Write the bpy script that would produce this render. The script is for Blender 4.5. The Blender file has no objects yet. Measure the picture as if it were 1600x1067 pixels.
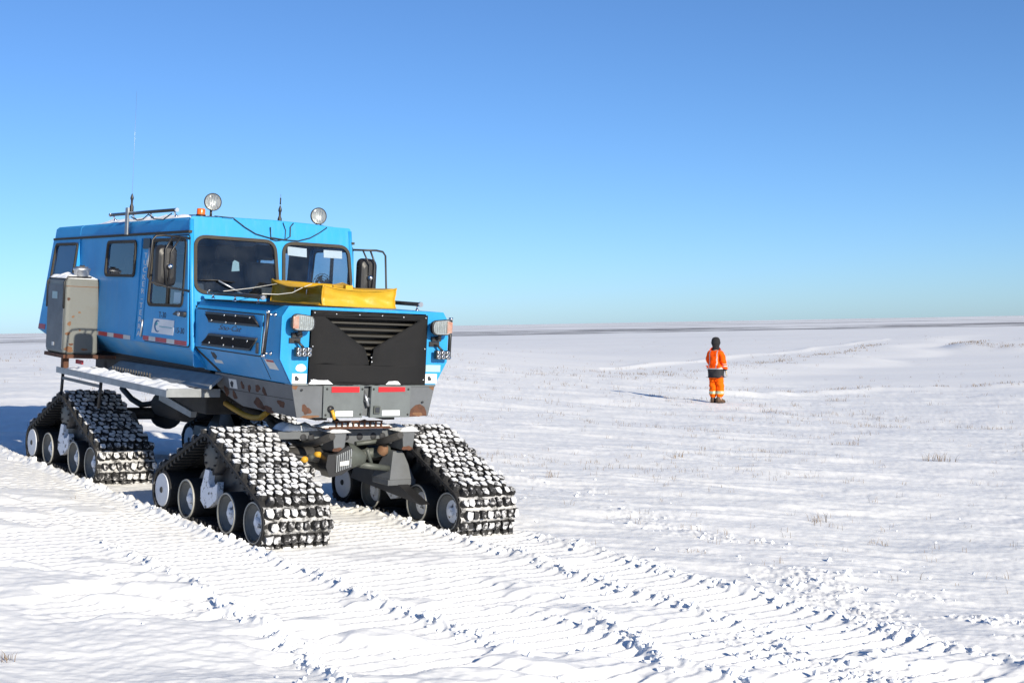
import bpy, math, random
import numpy as np
from mathutils import Matrix, Vector

random.seed(7)
scene = bpy.context.scene
R = math.radians

# ------------------------------------------------------------------ camera
CAM_POS = (0.0, 0.0, 1.7569)
cam_data = bpy.data.cameras.new("camera")
cam = bpy.data.objects.new("camera", cam_data)
scene.collection.objects.link(cam)
cr = Vector((0.999841, -0.000217, -0.017808)); cf = Vector((0.0, 0.999926, -0.012166)); cu = Vector((0.01781, 0.012164, 0.999767))
cam.matrix_world = Matrix(((cr.x, cu.x, -cf.x, CAM_POS[0]), (cr.y, cu.y, -cf.y, CAM_POS[1]), (cr.z, cu.z, -cf.z, CAM_POS[2]), (0, 0, 0, 1)))
cam_data.sensor_width = 36.0
cam_data.lens = 49.46
cam_data.clip_start = 0.1
cam_data.clip_end = 40000
scene.camera = cam

# ------------------------------------------------------------------ sky, sun, exposure
SUN = Vector((0.5512, -0.7654, 0.3323)).normalized()
world = bpy.data.worlds.new("World"); scene.world = world; world.use_nodes = True
nt = world.node_tree; nt.nodes.clear()
wo = nt.nodes.new('ShaderNodeOutputWorld'); bg = nt.nodes.new('ShaderNodeBackground'); sky = nt.nodes.new('ShaderNodeTexSky')
sky.sky_type = 'NISHITA'; sky.sun_disc = False
sky.sun_elevation = math.asin(SUN.z); sky.sun_rotation = math.atan2(SUN.x, SUN.y)
sky.altitude = 0; sky.air_density = 0.68; sky.dust_density = 0.27; sky.ozone_density = 5.9
bg.inputs['Strength'].default_value = 0.086
wb = nt.nodes.new('ShaderNodeMix'); wb.data_type = 'RGBA'; wb.blend_type = 'MULTIPLY'; wb.inputs['Factor'].default_value = 1.0; wb.inputs['B'].default_value = (0.93, 0.975, 1.0, 1)   # camera white balance
nt.links.new(sky.outputs[0], wb.inputs['A']); nt.links.new(wb.outputs['Result'], bg.inputs['Color']); nt.links.new(bg.outputs[0], wo.inputs['Surface'])
sd = bpy.data.lights.new("sun", 'SUN'); sd.energy = 4.0; sd.angle = R(0.5); sd.color = (1.0, 0.91, 0.75)
so = bpy.data.objects.new("sun", sd); scene.collection.objects.link(so)
so.rotation_euler = SUN.to_track_quat('Z', 'Y').to_euler(); so.location = (30, -40, 25)
scene.view_settings.view_transform = 'Standard'; scene.view_settings.look = 'None'
scene.view_settings.exposure = 0.75; scene.view_settings.gamma = 1.0

# ------------------------------------------------------------------ materials
MAT = {}
def mat(name, col, rough=0.5, metal=0.0, var=0.0, vscale=6.0, col2=None, bump=0.0, bscale=60.0, spec=0.5, coat=0.0, thr=None):
    m = bpy.data.materials.new(name); m.use_nodes = True
    n = m.node_tree.nodes; l = m.node_tree.links
    b = n['Principled BSDF']
    b.inputs['Base Color'].default_value = (*col, 1); b.inputs['Roughness'].default_value = rough
    b.inputs['Metallic'].default_value = metal; b.inputs['Specular IOR Level'].default_value = spec
    b.inputs['Coat Weight'].default_value = coat
    tc = n.new('ShaderNodeTexCoord')
    if var > 0 or col2:
        t = n.new('ShaderNodeTexNoise'); t.inputs['Scale'].default_value = vscale; t.inputs['Detail'].default_value = 6; t.inputs['Roughness'].default_value = 0.65
        l.new(tc.outputs['Object'], t.inputs['Vector'])
        ramp = n.new('ShaderNodeValToRGB')
        if thr: ramp.color_ramp.elements[0].position, ramp.color_ramp.elements[1].position = thr
        else: ramp.color_ramp.elements[0].position, ramp.color_ramp.elements[1].position = 0.3, 0.7
        c2 = col2 if col2 else tuple(c * (1 - var) for c in col)
        ramp.color_ramp.elements[0].color = (*col, 1); ramp.color_ramp.elements[1].color = (*c2, 1)
        l.new(t.outputs['Fac'], ramp.inputs['Fac']); l.new(ramp.outputs['Color'], b.inputs['Base Color'])
        mr = n.new('ShaderNodeMapRange'); mr.inputs['To Min'].default_value = rough * 0.85; mr.inputs['To Max'].default_value = min(1, rough * 1.25)
        l.new(t.outputs['Fac'], mr.inputs['Value']); l.new(mr.outputs['Result'], b.inputs['Roughness'])
    if bump > 0:
        t2 = n.new('ShaderNodeTexNoise'); t2.inputs['Scale'].default_value = bscale; t2.inputs['Detail'].default_value = 4
        l.new(tc.outputs['Object'], t2.inputs['Vector'])
        bp = n.new('ShaderNodeBump'); bp.inputs['Strength'].default_value = bump; bp.inputs['Distance'].default_value = 0.01
        l.new(t2.outputs['Fac'], bp.inputs['Height']); l.new(bp.outputs['Normal'], b.inputs['Normal'])
    MAT[name] = m
    return m

mat('blue_paint', (0.022, 0.285, 0.63), 0.38, var=0.12, vscale=2.2, spec=0.3, bump=0.14, bscale=4)
def weather(m):
    n = m.node_tree.nodes; l = m.node_tree.links; b = n['Principled BSDF']; src = b.inputs['Base Color'].links[0].from_socket
    tc = n.new('ShaderNodeTexCoord'); mp = n.new('ShaderNodeMapping'); mp.inputs['Scale'].default_value = (9, 9, 1.1); l.new(tc.outputs['Object'], mp.inputs['Vector'])
    t = n.new('ShaderNodeTexNoise'); t.inputs['Scale'].default_value = 1.6; t.inputs['Detail'].default_value = 7; t.inputs['Roughness'].default_value = 0.7; l.new(mp.outputs[0], t.inputs['Vector'])
    mr = n.new('ShaderNodeMapRange'); mr.inputs['From Min'].default_value = 0.48; mr.inputs['From Max'].default_value = 0.8; mr.inputs['To Max'].default_value = 0.45; l.new(t.outputs['Fac'], mr.inputs['Value'])
    mx = n.new('ShaderNodeMix'); mx.data_type = 'RGBA'; l.new(mr.outputs['Result'], mx.inputs['Factor']); l.new(src, mx.inputs['A']); mx.inputs['B'].default_value = (0.10, 0.30, 0.50, 1)
    l.new(mx.outputs['Result'], b.inputs['Base Color'])
weather(MAT['blue_paint'])
mat('blue_dusty', (0.02, 0.25, 0.55), 0.5, col2=(0.12, 0.28, 0.45), vscale=3.0, thr=(0.42, 0.75))
mat('grey_paint', (0.125, 0.142, 0.147), 0.5, var=0.25, vscale=5, bump=0.05, bscale=30)
mat('grey_dark_paint', (0.115, 0.125, 0.138), 0.5, var=0.3, vscale=4)
mat('tank_paint', (0.125, 0.133, 0.127), 0.45, col2=(0.11, 0.107, 0.095), vscale=4, thr=(0.5, 0.8))
mat('rust', (0.12, 0.045, 0.022), 0.85, col2=(0.05, 0.028, 0.02), vscale=14, bump=0.3)
mat('rust_light', (0.18, 0.10, 0.05), 0.85, col2=(0.14, 0.06, 0.03), vscale=20)
mat('rubber', (0.02, 0.02, 0.021), 0.7, var=0.3, vscale=15, bump=0.2, bscale=90)
mat('rubber_dusty', (0.016, 0.016, 0.017), 0.8, col2=(0.22, 0.22, 0.23), vscale=16, thr=(0.58, 0.78), bump=0.4)
mat('frost', (0.68, 0.69, 0.71), 0.85, col2=(0.06, 0.06, 0.063), vscale=15, thr=(0.5, 0.63), bump=0.6, bscale=70)
mat('thin_frost', (0.5, 0.5, 0.51), 0.85, col2=(0.03, 0.03, 0.032), vscale=20, thr=(0.42, 0.5), bump=0.5, bscale=70)
mat('seal', (0.024, 0.022, 0.02), 0.8, col2=(0.05, 0.043, 0.032), vscale=9)
mat('black_plastic', (0.018, 0.018, 0.02), 0.45, var=0.2)
mat('black_metal', (0.022, 0.022, 0.024), 0.4, var=0.3, vscale=12)
mat('cover_vinyl', (0.012, 0.0125, 0.014), 0.85, col2=(0.016, 0.016, 0.017), vscale=3.5, spec=0.18, bump=0.35, bscale=14)
mat('chrome', (0.72, 0.73, 0.75), 0.18, metal=1.0)
mat('aluminium', (0.55, 0.57, 0.6), 0.38, metal=0.9, var=0.25)
mat('deck_metal', (0.30, 0.32, 0.34), 0.5, metal=0.35, var=0.3, vscale=6)
mat('rim_grey', (0.13, 0.135, 0.13), 0.55, var=0.35, vscale=9)
mat('rim_edge', (0.30, 0.30, 0.28), 0.5)
mat('wheel_white', (0.66, 0.68, 0.72), 0.6, var=0.1, vscale=5)
mat('snow_pack', (0.84, 0.86, 0.89), 0.8, bump=0.5, bscale=45)
mat('packed_snow', (0.45, 0.45, 0.455), 0.9, col2=(0.05, 0.05, 0.05), vscale=11, thr=(0.46, 0.6), bump=0.6, bscale=40)
mat('hub_snow', (0.78, 0.80, 0.84), 0.85, col2=(0.13, 0.13, 0.125), vscale=16, thr=(0.55, 0.62), bump=0.6, bscale=30)
mat('lamp_reflector', (0.62, 0.63, 0.62), 0.3, metal=0.55, col2=(0.45, 0.46, 0.46), vscale=25, bump=0.5, bscale=40)
mat('indicator_lens', (0.55, 0.22, 0.14), 0.25, col2=(0.6, 0.42, 0.34), vscale=20)
mat('amber', (0.75, 0.13, 0.01), 0.25, spec=0.6)
mat('red_reflector', (0.62, 0.012, 0.018), 0.35)
mat('tape_red', (0.40, 0.03, 0.04), 0.45, var=0.2, vscale=20)
mat('tape_white', (0.55, 0.55, 0.54), 0.5, var=0.15, vscale=20)
mat('white_sign', (0.70, 0.72, 0.75), 0.5, var=0.08)
mat('sticker_white', (0.66, 0.66, 0.64), 0.5, var=0.1)
mat('sticker_grey', (0.30, 0.42, 0.44), 0.5)
mat('ink', (0.015, 0.02, 0.03), 0.6)
mat('ink_teal', (0.10, 0.36, 0.42), 0.6)
mat('ink_navy', (0.03, 0.13, 0.30), 0.6)
mat('letter_silver', (0.62, 0.64, 0.67), 0.45)
mat('yellow_vinyl', (0.58, 0.33, 0.012), 0.42, col2=(0.47, 0.27, 0.012), vscale=5, bump=0.7, bscale=9)
mat('yellow_strap', (0.45, 0.25, 0.02), 0.6, var=0.3)
mat('copper_yellow', (0.6, 0.33, 0.03), 0.5)
mat('slat', (0.035, 0.032, 0.026), 0.5, var=0.3)
mat('dark_interior', (0.03, 0.032, 0.038), 0.8)
mat('seat_fabric', (0.05, 0.055, 0.065), 0.9, var=0.3)
mat('interior_panel', (0.07, 0.08, 0.10), 0.8)
mat('underframe', (0.02, 0.02, 0.021), 0.75, col2=(0.05, 0.047, 0.044), vscale=8, bump=0.3)
mat('gear_green', (0.085, 0.095, 0.085), 0.5, var=0.35, vscale=14)
mat('hivis_orange', (0.95, 0.10, 0.003), 0.8, spec=0.1, col2=(0.88, 0.085, 0.003), vscale=9, bump=0.8, bscale=9)
mat('hivis_trouser', (0.95, 0.14, 0.003), 0.8, spec=0.1, col2=(0.88, 0.11, 0.003), vscale=9, bump=0.8, bscale=9)
mat('jacket_black', (0.018, 0.018, 0.022), 0.8, var=0.2, bump=0.5, bscale=10)
mat('knit_black', (0.012, 0.012, 0.014), 0.95, bump=0.6, bscale=80)
mat('reflective', (0.42, 0.43, 0.43), 0.4)
mat('reflective_yellow', (0.40, 0.44, 0.20), 0.45)
mat('skin', (0.45, 0.26, 0.19), 0.6)
mat('glove', (0.42, 0.36, 0.28), 0.8)
mat('boot', (0.10, 0.055, 0.03), 0.7, var=0.3)
mat('dry_grass', (0.23, 0.16, 0.085), 0.9, col2=(0.11, 0.075, 0.05), vscale=3)

def glass(name, tint, rough=0.02, ior=1.5, dirt=0.022):
    m = bpy.data.materials.new(name); m.use_nodes = True
    n = m.node_tree.nodes; l = m.node_tree.links; n.clear()
    o = n.new('ShaderNodeOutputMaterial'); mx = n.new('ShaderNodeMixShader'); tr = n.new('ShaderNodeBsdfTransparent'); gl = n.new('ShaderNodeBsdfGlossy')
    fr = n.new('ShaderNodeFresnel'); fr.inputs['IOR'].default_value = ior
    tr.inputs['Color'].default_value = (*tint, 1); gl.inputs['Roughness'].default_value = rough; gl.inputs['Color'].default_value = (0.95, 0.97, 1, 1)
    gb_ = n.new('ShaderNodeNewGeometry'); inv = n.new('ShaderNodeMath'); inv.operation = 'SUBTRACT'; inv.inputs[0].default_value = 1.0; l.new(gb_.outputs['Backfacing'], inv.inputs[1]); mu = n.new('ShaderNodeMath'); mu.operation = 'MULTIPLY'; l.new(fr.outputs[0], mu.inputs[0]); l.new(inv.outputs[0], mu.inputs[1])
    l.new(mu.outputs[0], mx.inputs[0]); l.new(tr.outputs[0], mx.inputs[1]); l.new(gl.outputs[0], mx.inputs[2]); df = n.new('ShaderNodeBsdfDiffuse'); df.inputs['Color'].default_value = (0.45, 0.48, 0.5, 1); m2 = n.new('ShaderNodeMixShader'); tc = n.new('ShaderNodeTexCoord'); t = n.new('ShaderNodeTexNoise'); t.inputs['Scale'].default_value = 5; t.inputs['Detail'].default_value = 6
    l.new(tc.outputs['Object'], t.inputs['Vector']); mr = n.new('ShaderNodeMapRange'); mr.inputs['From Min'].default_value = 0.35; mr.inputs['From Max'].default_value = 0.75; mr.inputs['To Max'].default_value = dirt; l.new(t.outputs['Fac'], mr.inputs['Value'])
    l.new(mr.outputs['Result'], m2.inputs[0]); l.new(mx.outputs[0], m2.inputs[1]); l.new(df.outputs[0], m2.inputs[2]); l.new(m2.outputs[0], o.inputs['Surface'])
    MAT[name] = m
glass('glass_windshield', (0.82, 0.87, 0.92))
glass('glass_side', (0.66, 0.72, 0.78), ior=1.5)
glass('glass_lamp', (0.9, 0.92, 0.93))

def snow_ground_material():
    m = bpy.data.materials.new('snow_ground'); m.use_nodes = True
    n = m.node_tree.nodes; l = m.node_tree.links; b = n['Principled BSDF']
    b.inputs['Roughness'].default_value = 0.62; b.inputs['Specular IOR Level'].default_value = 0.25
    geo = n.new('ShaderNodeNewGeometry'); sep = n.new('ShaderNodeSeparateXYZ'); l.new(geo.outputs['Position'], sep.inputs[0])
    def math_(op, a, bb=None, clamp=False):
        k = n.new('ShaderNodeMath'); k.operation = op; k.use_clamp = clamp
        for i, v in enumerate((a, bb)):
            if v is None: continue
            if isinstance(v, (int, float)): k.inputs[i].default_value = v
            else: l.new(v, k.inputs[i])
        return k.outputs[0]
    def ss(v, a, bb):
        k = n.new('ShaderNodeMapRange'); k.interpolation_type = 'SMOOTHSTEP'
        k.inputs['From Min'].default_value = a; k.inputs['From Max'].default_value = bb; l.new(v, k.inputs['Value']); return k.outputs['Result']
    def noise(sc, detail=4, rough=0.6, vec=(1, 1, 1)):
        mp = n.new('ShaderNodeMapping'); mp.inputs['Scale'].default_value = vec; l.new(geo.outputs['Position'], mp.inputs['Vector'])
        t = n.new('ShaderNodeTexNoise'); t.inputs['Scale'].default_value = sc; t.inputs['Detail'].default_value = detail; t.inputs['Roughness'].default_value = rough
        l.new(mp.outputs[0], t.inputs['Vector']); return t.outputs['Fac']
    Y = sep.outputs['Y']
    # bare heath showing through the thin snow of the far plain
    far = math_('MULTIPLY', ss(Y, 170, 260), ss(noise(0.006, 5, 0.6, (0.35, 1.6, 0)), 0.54, 0.62))
    belt = math_('MULTIPLY', math_('MULTIPLY', ss(Y, 290, 320), math_('SUBTRACT', 1.0, ss(Y, 430, 560))), ss(noise(0.010, 6, 0.75, (1.6, 3.4, 0)), 0.44, 0.55))
    heath = math_('MAXIMUM', far, belt)
    heath = math_('MULTIPLY', heath, ss(noise(0.12, 6, 0.8, (0.4, 1.0, 0)), 0.30, 0.50))
    # stubble of dry grass tips in the middle distance
    st = math_('MULTIPLY', ss(noise(0.16, 4, 0.6, (0.5, 1.2, 0)), 0.52, 0.68), ss(noise(5.0, 4, 0.9), 0.60, 0.70))
    st = math_('MULTIPLY', st, math_('MULTIPLY', ss(Y, 18, 40), 0.55))
    mask = math_('MAXIMUM', math_('MULTIPLY', heath, 0.88), st)
    mix = n.new('ShaderNodeMix'); mix.data_type = 'RGBA'
    l.new(mask, mix.inputs['Factor'])
    base = n.new('ShaderNodeValToRGB'); base.color_ramp.elements[0].color = (0.86, 0.86, 0.845, 1); base.color_ramp.elements[1].color = (0.90, 0.895, 0.88, 1)
    base.color_ramp.elements[0].position = 0.3; base.color_ramp.elements[1].position = 0.7
    l.new(noise(0.9, 6, 0.6, (0.35, 1.2, 1)), base.inputs['Fac'])
    l.new(base.outputs['Color'], mix.inputs['A']); mix.inputs['B'].default_value = (0.105, 0.085, 0.07, 1)
    l.new(mix.outputs['Result'], b.inputs['Base Color'])
    h1 = noise(28, 5, 0.7, (0.5, 1.3, 1)); h2 = noise(130, 3, 0.6)
    hh = math_('ADD', math_('MULTIPLY', h1, 0.7), math_('MULTIPLY', h2, 0.22))
    bp = n.new('ShaderNodeBump'); bp.inputs['Strength'].default_value = 0.3; bp.inputs['Distance'].default_value = 0.012
    l.new(hh, bp.inputs['Height']); l.new(bp.outputs['Normal'], b.inputs['Normal'])
    MAT['snow_ground'] = m
snow_ground_material()

# ------------------------------------------------------------------ mesh helpers
COL = scene.collection
def link(name, mesh, parent=None, mats=()):
    o = bpy.data.objects.new(name, mesh); COL.objects.link(o)
    for m in mats: mesh.materials.append(MAT[m])
    if parent is not None: o.parent = parent
    return o

class MB:
    def __init__(s): s.v = []; s.f = []; s.mi = []; s.sm = []
    def add(s, v, f, mi=0, smooth=False):
        k = len(s.v); s.v += [tuple(p) for p in v]; s.f += [[i + k for i in q] for q in f]; s.mi += [mi] * len(f); s.sm += [smooth] * len(f); return s
    def box(s, a, b, mi=0):
        x0, y0, z0 = a; x1, y1, z1 = b
        v = [(x0, y0, z0), (x1, y0, z0), (x1, y1, z0), (x0, y1, z0), (x0, y0, z1), (x1, y0, z1), (x1, y1, z1), (x0, y1, z1)]
        return s.hexa(v, mi)
    def hexa(s, v, mi=0): return s.add(v, [(0, 3, 2, 1), (4, 5, 6, 7), (0, 1, 5, 4), (1, 2, 6, 5), (2, 3, 7, 6), (3, 0, 4, 7)], mi)
    def loft(s, rings, mi=0, caps=True, smooth=False, closed=True):
        n = len(rings[0]); v = [p for r in rings for p in r]; f = []
        for i in range(len(rings) - 1):
            for j in range(n if closed else n - 1):
                a = i * n + j; b = i * n + (j + 1) % n
                f.append((a, b, b + n, a + n))
        s.add(v, f, mi, smooth)
        if caps: s.add(rings[0], [list(range(n))[::-1]], mi); s.add(rings[-1], [list(range(n))], mi)
        return s
    def tube(s, pts, r, mi=0, n=8, smooth=True):
        pts = [Vector(p) for p in pts]; rings = []
        rr = r if isinstance(r, (list, tuple)) else [r] * len(pts)
        t0 = (pts[1] - pts[0]).normalized(); up = Vector((0, 0, 1)) if abs(t0.z) < 0.9 else Vector((1, 0, 0))
        u = t0.cross(up).normalized()
        for i, p in enumerate(pts):
            t = (pts[min(i + 1, len(pts) - 1)] - pts[max(i - 1, 0)]).normalized()
            u = (u - t * u.dot(t)).normalized(); w = t.cross(u)
            rings.append([p + (u * math.cos(2 * math.pi * k / n) + w * math.sin(2 * math.pi * k / n)) * rr[i] for k in range(n)])
        return s.loft(rings, mi, True, smooth)
    def lathe(s, prof, c, axis, mi=0, n=24, smooth=True, mis=None):
        """prof: (r, h) along axis from point c"""
        ax = Vector(axis).normalized(); up = Vector((0, 0, 1)) if abs(ax.z) < 0.9 else Vector((1, 0, 0))
        u = ax.cross(up).normalized(); w = ax.cross(u); c = Vector(c)
        rings = [[c + ax * h + (u * math.cos(2 * math.pi * k / n) + w * math.sin(2 * math.pi * k / n)) * max(r, 1e-4) for k in range(n)] for r, h in prof]
        for i in range(len(rings) - 1):
            s.loft(rings[i:i + 2], mis[i] if mis else mi, False, smooth)
        return s
    def mesh(s, name):
        m = bpy.data.meshes.new(name); m.from_pydata(s.v, [], s.f); m.update()
        m.polygons.foreach_set('material_index', s.mi); m.polygons.foreach_set('use_smooth', s.sm)
        return m
    def build(s, name, mats, parent=None, bevel=0.0, fix=True):
        if isinstance(mats, str): mats = [mats]
        me = s.mesh(name); 
        if fix:
            import bmesh
            bm = bmesh.new(); bm.from_mesh(me); bmesh.ops.remove_doubles(bm, verts=bm.verts, dist=1e-6); bmesh.ops.recalc_face_normals(bm, faces=bm.faces); bm.to_mesh(me); bm.free()
        o = link(name, me, parent, mats)
        if bevel > 0:
            b = o.modifiers.new('bevel', 'BEVEL'); b.width = bevel; b.segments = 2; b.limit_method = 'ANGLE'; b.angle_limit = R(35)
        return o

def rrect(u0, v0, u1, v1, r, n=6): return rpoly([(u0, v0), (u1, v0), (u1, v1), (u0, v1)], r, n)
def rpoly(P, r, n=6):
    out = []; N = len(P)
    for i in range(N):
        p = Vector(P[i]); a = (Vector(P[i - 1]) - p); b = (Vector(P[(i + 1) % N]) - p)
        la, lb = a.length, b.length; a.normalize(); b.normalize()
        ang = math.acos(max(-1, min(1, a.dot(b)))); d = min(r / math.tan(ang / 2), la * .48, lb * .48)
        p0 = p + a * d; p1 = p + b * d
        for k in range(n + 1):
            t = k / n; out.append(tuple(p0 * (1 - t) ** 2 + p * 2 * t * (1 - t) + p1 * t * t))
    return out
def offset(P, d):
    out = []; N = len(P); A = sum(P[i][0] * P[(i + 1) % N][1] - P[(i + 1) % N][0] * P[i][1] for i in range(N)); sg = 1 if A > 0 else -1
    for i in range(N):
        t = Vector(P[(i + 1) % N]) - Vector(P[i - 1])
        if t.length < 1e-9: out.append(P[i]); continue
        t.normalize(); out.append((P[i][0] + t.y * d * sg, P[i][1] - t.x * d * sg))
    return out
def curve_mesh(cd):
    o = bpy.data.objects.new('tmp', cd); COL.objects.link(o)
    dg = bpy.context.evaluated_depsgraph_get(); me = bpy.data.meshes.new_from_object(o.evaluated_get(dg))
    bpy.data.objects.remove(o); me.materials.clear(); return me
class Frame:
    """plane: point = o + u*U + v*V + w*W"""
    def __init__(s, o, U, V): s.o = Vector(o); s.U = Vector(U); s.V = Vector(V).normalized(); s.U.normalize(); s.W = s.U.cross(s.V).normalized()
    def p(s, u, v, w=0): return s.o + s.U * u + s.V * v + s.W * w
def place(me, fr, w=0.0):
    M = Matrix(((fr.U.x, fr.V.x, fr.W.x, 0), (fr.U.y, fr.V.y, fr.W.y, 0), (fr.U.z, fr.V.z, fr.W.z, 0), (0, 0, 0, 1)))
    me.transform(Matrix.Translation(fr.o + fr.W * w) @ M); me.update()
def panel(name, fr, outer, holes, thick, w, matname, parent, bevel=0.0):
    """flat plate with holes, mid-plane at height w on the frame"""
    cd = bpy.data.curves.new('c', 'CURVE'); cd.dimensions = '2D'; cd.fill_mode = 'BOTH'; cd.extrude = thick / 2
    for P in [outer] + list(holes):
        sp = cd.splines.new('POLY'); sp.points.add(len(P) - 1); sp.use_cyclic_u = True
        sp.points.foreach_set('co', [c for q in P for c in (q[0], q[1], 0, 1)])
    me = curve_mesh(cd); place(me, fr, w); me.name = name
    return link(name, me, parent, [matname])
def text(name, s, fr, u, v, size, w, matname, parent, sx=1.0, shear=0.0, align='LEFT', ext=0.0015, space=1.0):
    cd = bpy.data.curves.new('t', 'FONT'); cd.body = s; cd.size = size; cd.extrude = ext; cd.shear = shear; cd.align_x = align; cd.space_character = space; cd.resolution_u = 3
    me = curve_mesh(cd); me.transform(Matrix.Translation((u, v, 0)) @ Matrix.Scale(sx, 4, (1, 0, 0))); place(me, fr, w); me.name = name
    return link(name, me, parent, [matname])
def blob(cx, cy, rx, ry, seed, n=18, rough=0.3):
    rnd = random.Random(seed); ph = [rnd.uniform(0, 6.28) for _ in range(4)]
    return [(cx + rx * math.cos(a) * k, cy + ry * math.sin(a) * k) for i in range(n) for a in [2 * math.pi * i / n]
            for k in [1 + rough * (0.5 * math.sin(2 * a + ph[0]) + 0.35 * math.sin(3 * a + ph[1]) + 0.3 * math.sin(5 * a + ph[2]))]]

# ------------------------------------------------------------------ noise and terrain
def _hash(ix, iy, seed):
    h = (ix.astype(np.int64) * 374761393 + iy.astype(np.int64) * 668265263 + seed * 1442695041) & 0x7fffffff
    h = ((h ^ (h >> 13)) * 1274126177) & 0x7fffffff
    return (h ^ (h >> 16)) & 0xffff
def perlin(x, y, seed=0):
    x = np.asarray(x, float); y = np.asarray(y, float)
    ix = np.floor(x); iy = np.floor(y); fx = x - ix; fy = y - iy
    def g(dx, dy):
        a = _hash(ix + dx, iy + dy, seed) * (2 * np.pi / 65536.0)
        return np.cos(a) * (fx - dx) + np.sin(a) * (fy - dy)
    u = fx * fx * fx * (fx * (fx * 6 - 15) + 10); v = fy * fy * fy * (fy * (fy * 6 - 15) + 10)
    a = g(0, 0); a = a + u * (g(1, 0) - a); b = g(0, 1); b = b + u * (g(1, 1) - b)
    return (a + v * (b - a)) * 1.5
def fbm(x, y, oct=4, seed=0, gain=0.5):
    r = 0; a = 1.0
    for k in range(oct): r = r + a * perlin(x * 2 ** k, y * 2 ** k, seed + k * 17); a *= gain
    return r
def worley(x, y, seed=0):
    ix = np.floor(x); iy = np.floor(y); d1 = np.full(x.shape, 9.0); hv = np.zeros(x.shape)
    for dx in (-1, 0, 1):
        for dy in (-1, 0, 1):
            h = _hash(ix + dx, iy + dy, seed); px = ix + dx + (h & 255) / 255.0; py = iy + dy + (h >> 8) / 255.0
            d = (px - x) ** 2 + (py - y) ** 2; m = d < d1; d1 = np.where(m, d, d1); hv = np.where(m, (h % 97) / 97.0, hv)
    return np.sqrt(d1), hv
def sst(a, b, x): t = np.clip((x - a) / (b - a), 0, 1); return t * t * (3 - 2 * t)

RV = np.array([[0.590529, 0.803907, 0.070782], [-0.804908, 0.593052, -0.020302], [-0.058299, -0.044984, 0.997285]])
VLOC = np.array([-2.3278, 14.1178, 0.0])
def plane_z(X, Y): return -0.0709746 * (X - VLOC[0]) + 0.0203576 * (Y - VLOC[1])
LOWER = 0.25
def macro(X, Y):
    dX = X - VLOC[0]; dY = Y - VLOC[1]
    sx = np.where(dX < 0, 8 * np.tanh(dX / 8), 14 * np.tanh(dX / 14)); sy = 14 * np.tanh(dY / 14)
    z = -0.0709746 * sx + 0.0203576 * sy
    w = 1 - sst(6, 12, np.hypot(dX, dY)); z = z * (1 - w) + plane_z(X, Y) * w
    z = z - LOWER * sst(17, 36, Y) * sst(-6, 5, X)
    r = np.hypot(X, Y); k = sst(50, 180, r); z = z * (1 - k) - 0.55 * k
    z = z + 0.10 * fbm(X / 22.0, Y / 15.0, 3, 91) * sst(16, 40, Y) + 0.12 * fbm(X / 60.0, Y / 45.0, 2, 77) * sst(60, 120, r)
    d1 = (Y - (41.2 - 1.1 * (X - 4))) / 1.48 + 0.7 * perlin(X / 3.0, Y / 3.0, 5); d2 = ((55 + 2.39 * (X - 3.7)) - Y) / 2.59 + 3.0 * perlin(X / 9.0, Y / 9.0, 6)
    ch = sst(0, 2.6, d1) * sst(0, 6.0, d2) * sst(3.0, 9.0, X) * (1 - sst(130, 200, Y))
    z = z - 0.30 * ch
    ya = np.interp(X, [2, 7.6, 14.7, 21.8, 60], [46, 49, 56.7, 59.8, 64]) + 0.5 * perlin(X / 3.0, X * 0 + 2, 9); z = z + 0.13 * np.exp(-((Y - ya) / 0.9) ** 2) * sst(4, 8, X) * (0.6 + 0.6 * perlin(X / 2.0, Y / 2.0, 10))
    yb = np.interp(X, [-6, 4, 12, 40], [70, 66, 88, 150]) + 1.0 * perlin(X / 4.0, X * 0 + 5, 13); z = z + 0.12 * np.exp(-((Y - yb) / 1.4) ** 2) * sst(-8, 0, X)
    # cut bank on the far right bend
    d3 = np.hypot((X - 50) / 13.0, (Y - 122) / 14.0)
    z = z + 0.42 * (1 - sst(0.75, 1.0, d3 + 0.10 * perlin(X / 5.0, Y / 5.0, 8))) 
    return z
def to_uv(X, Y):
    dx = X - VLOC[0]; dy = Y - VLOC[1]; dz = plane_z(X, Y)
    return RV[0, 0] * dx + RV[1, 0] * dy + RV[2, 0] * dz, RV[0, 1] * dx + RV[1, 1] * dy + RV[2, 1] * dz
def band(v, c, w): return np.exp(-((v - c) / w) ** 2)
def berm_mask(u, v):
    wob = 0.05 * perlin(u / 0.7, u * 0 + 3.3, 40)
    gate = lambda a, b, s=0.5: sst(a - s, a + s, u) * (1 - sst(b - s, b + s, u))
    m = 1.0 * band(v + wob, -1.40, 0.075) * gate(-6.0, 5.6)
    m = m + 1.0 * band(v + wob, 0.56, 0.09) * gate(0.1, 6.0)
    m = m + 0.8 * band(v + wob, -2.38 - 0.09 * np.maximum(u - 3, 0) ** 1.2, 0.07) * gate(1.6, 7.5, 0.8)
    m = m + 0.6 * band(v + wob * 2, -0.56, 0.06) * gate(4.9, 7.6) + 0.7 * band(v + wob * 2, -0.25 - 0.35 * (u - 5.2), 0.06) * gate(5.1, 6.6, 0.3)
    m = m + 0.7 * band(v + wob, 1.42, 0.09) * gate(2.3, 8)
    return np.clip(m, 0, 1.2)
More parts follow.
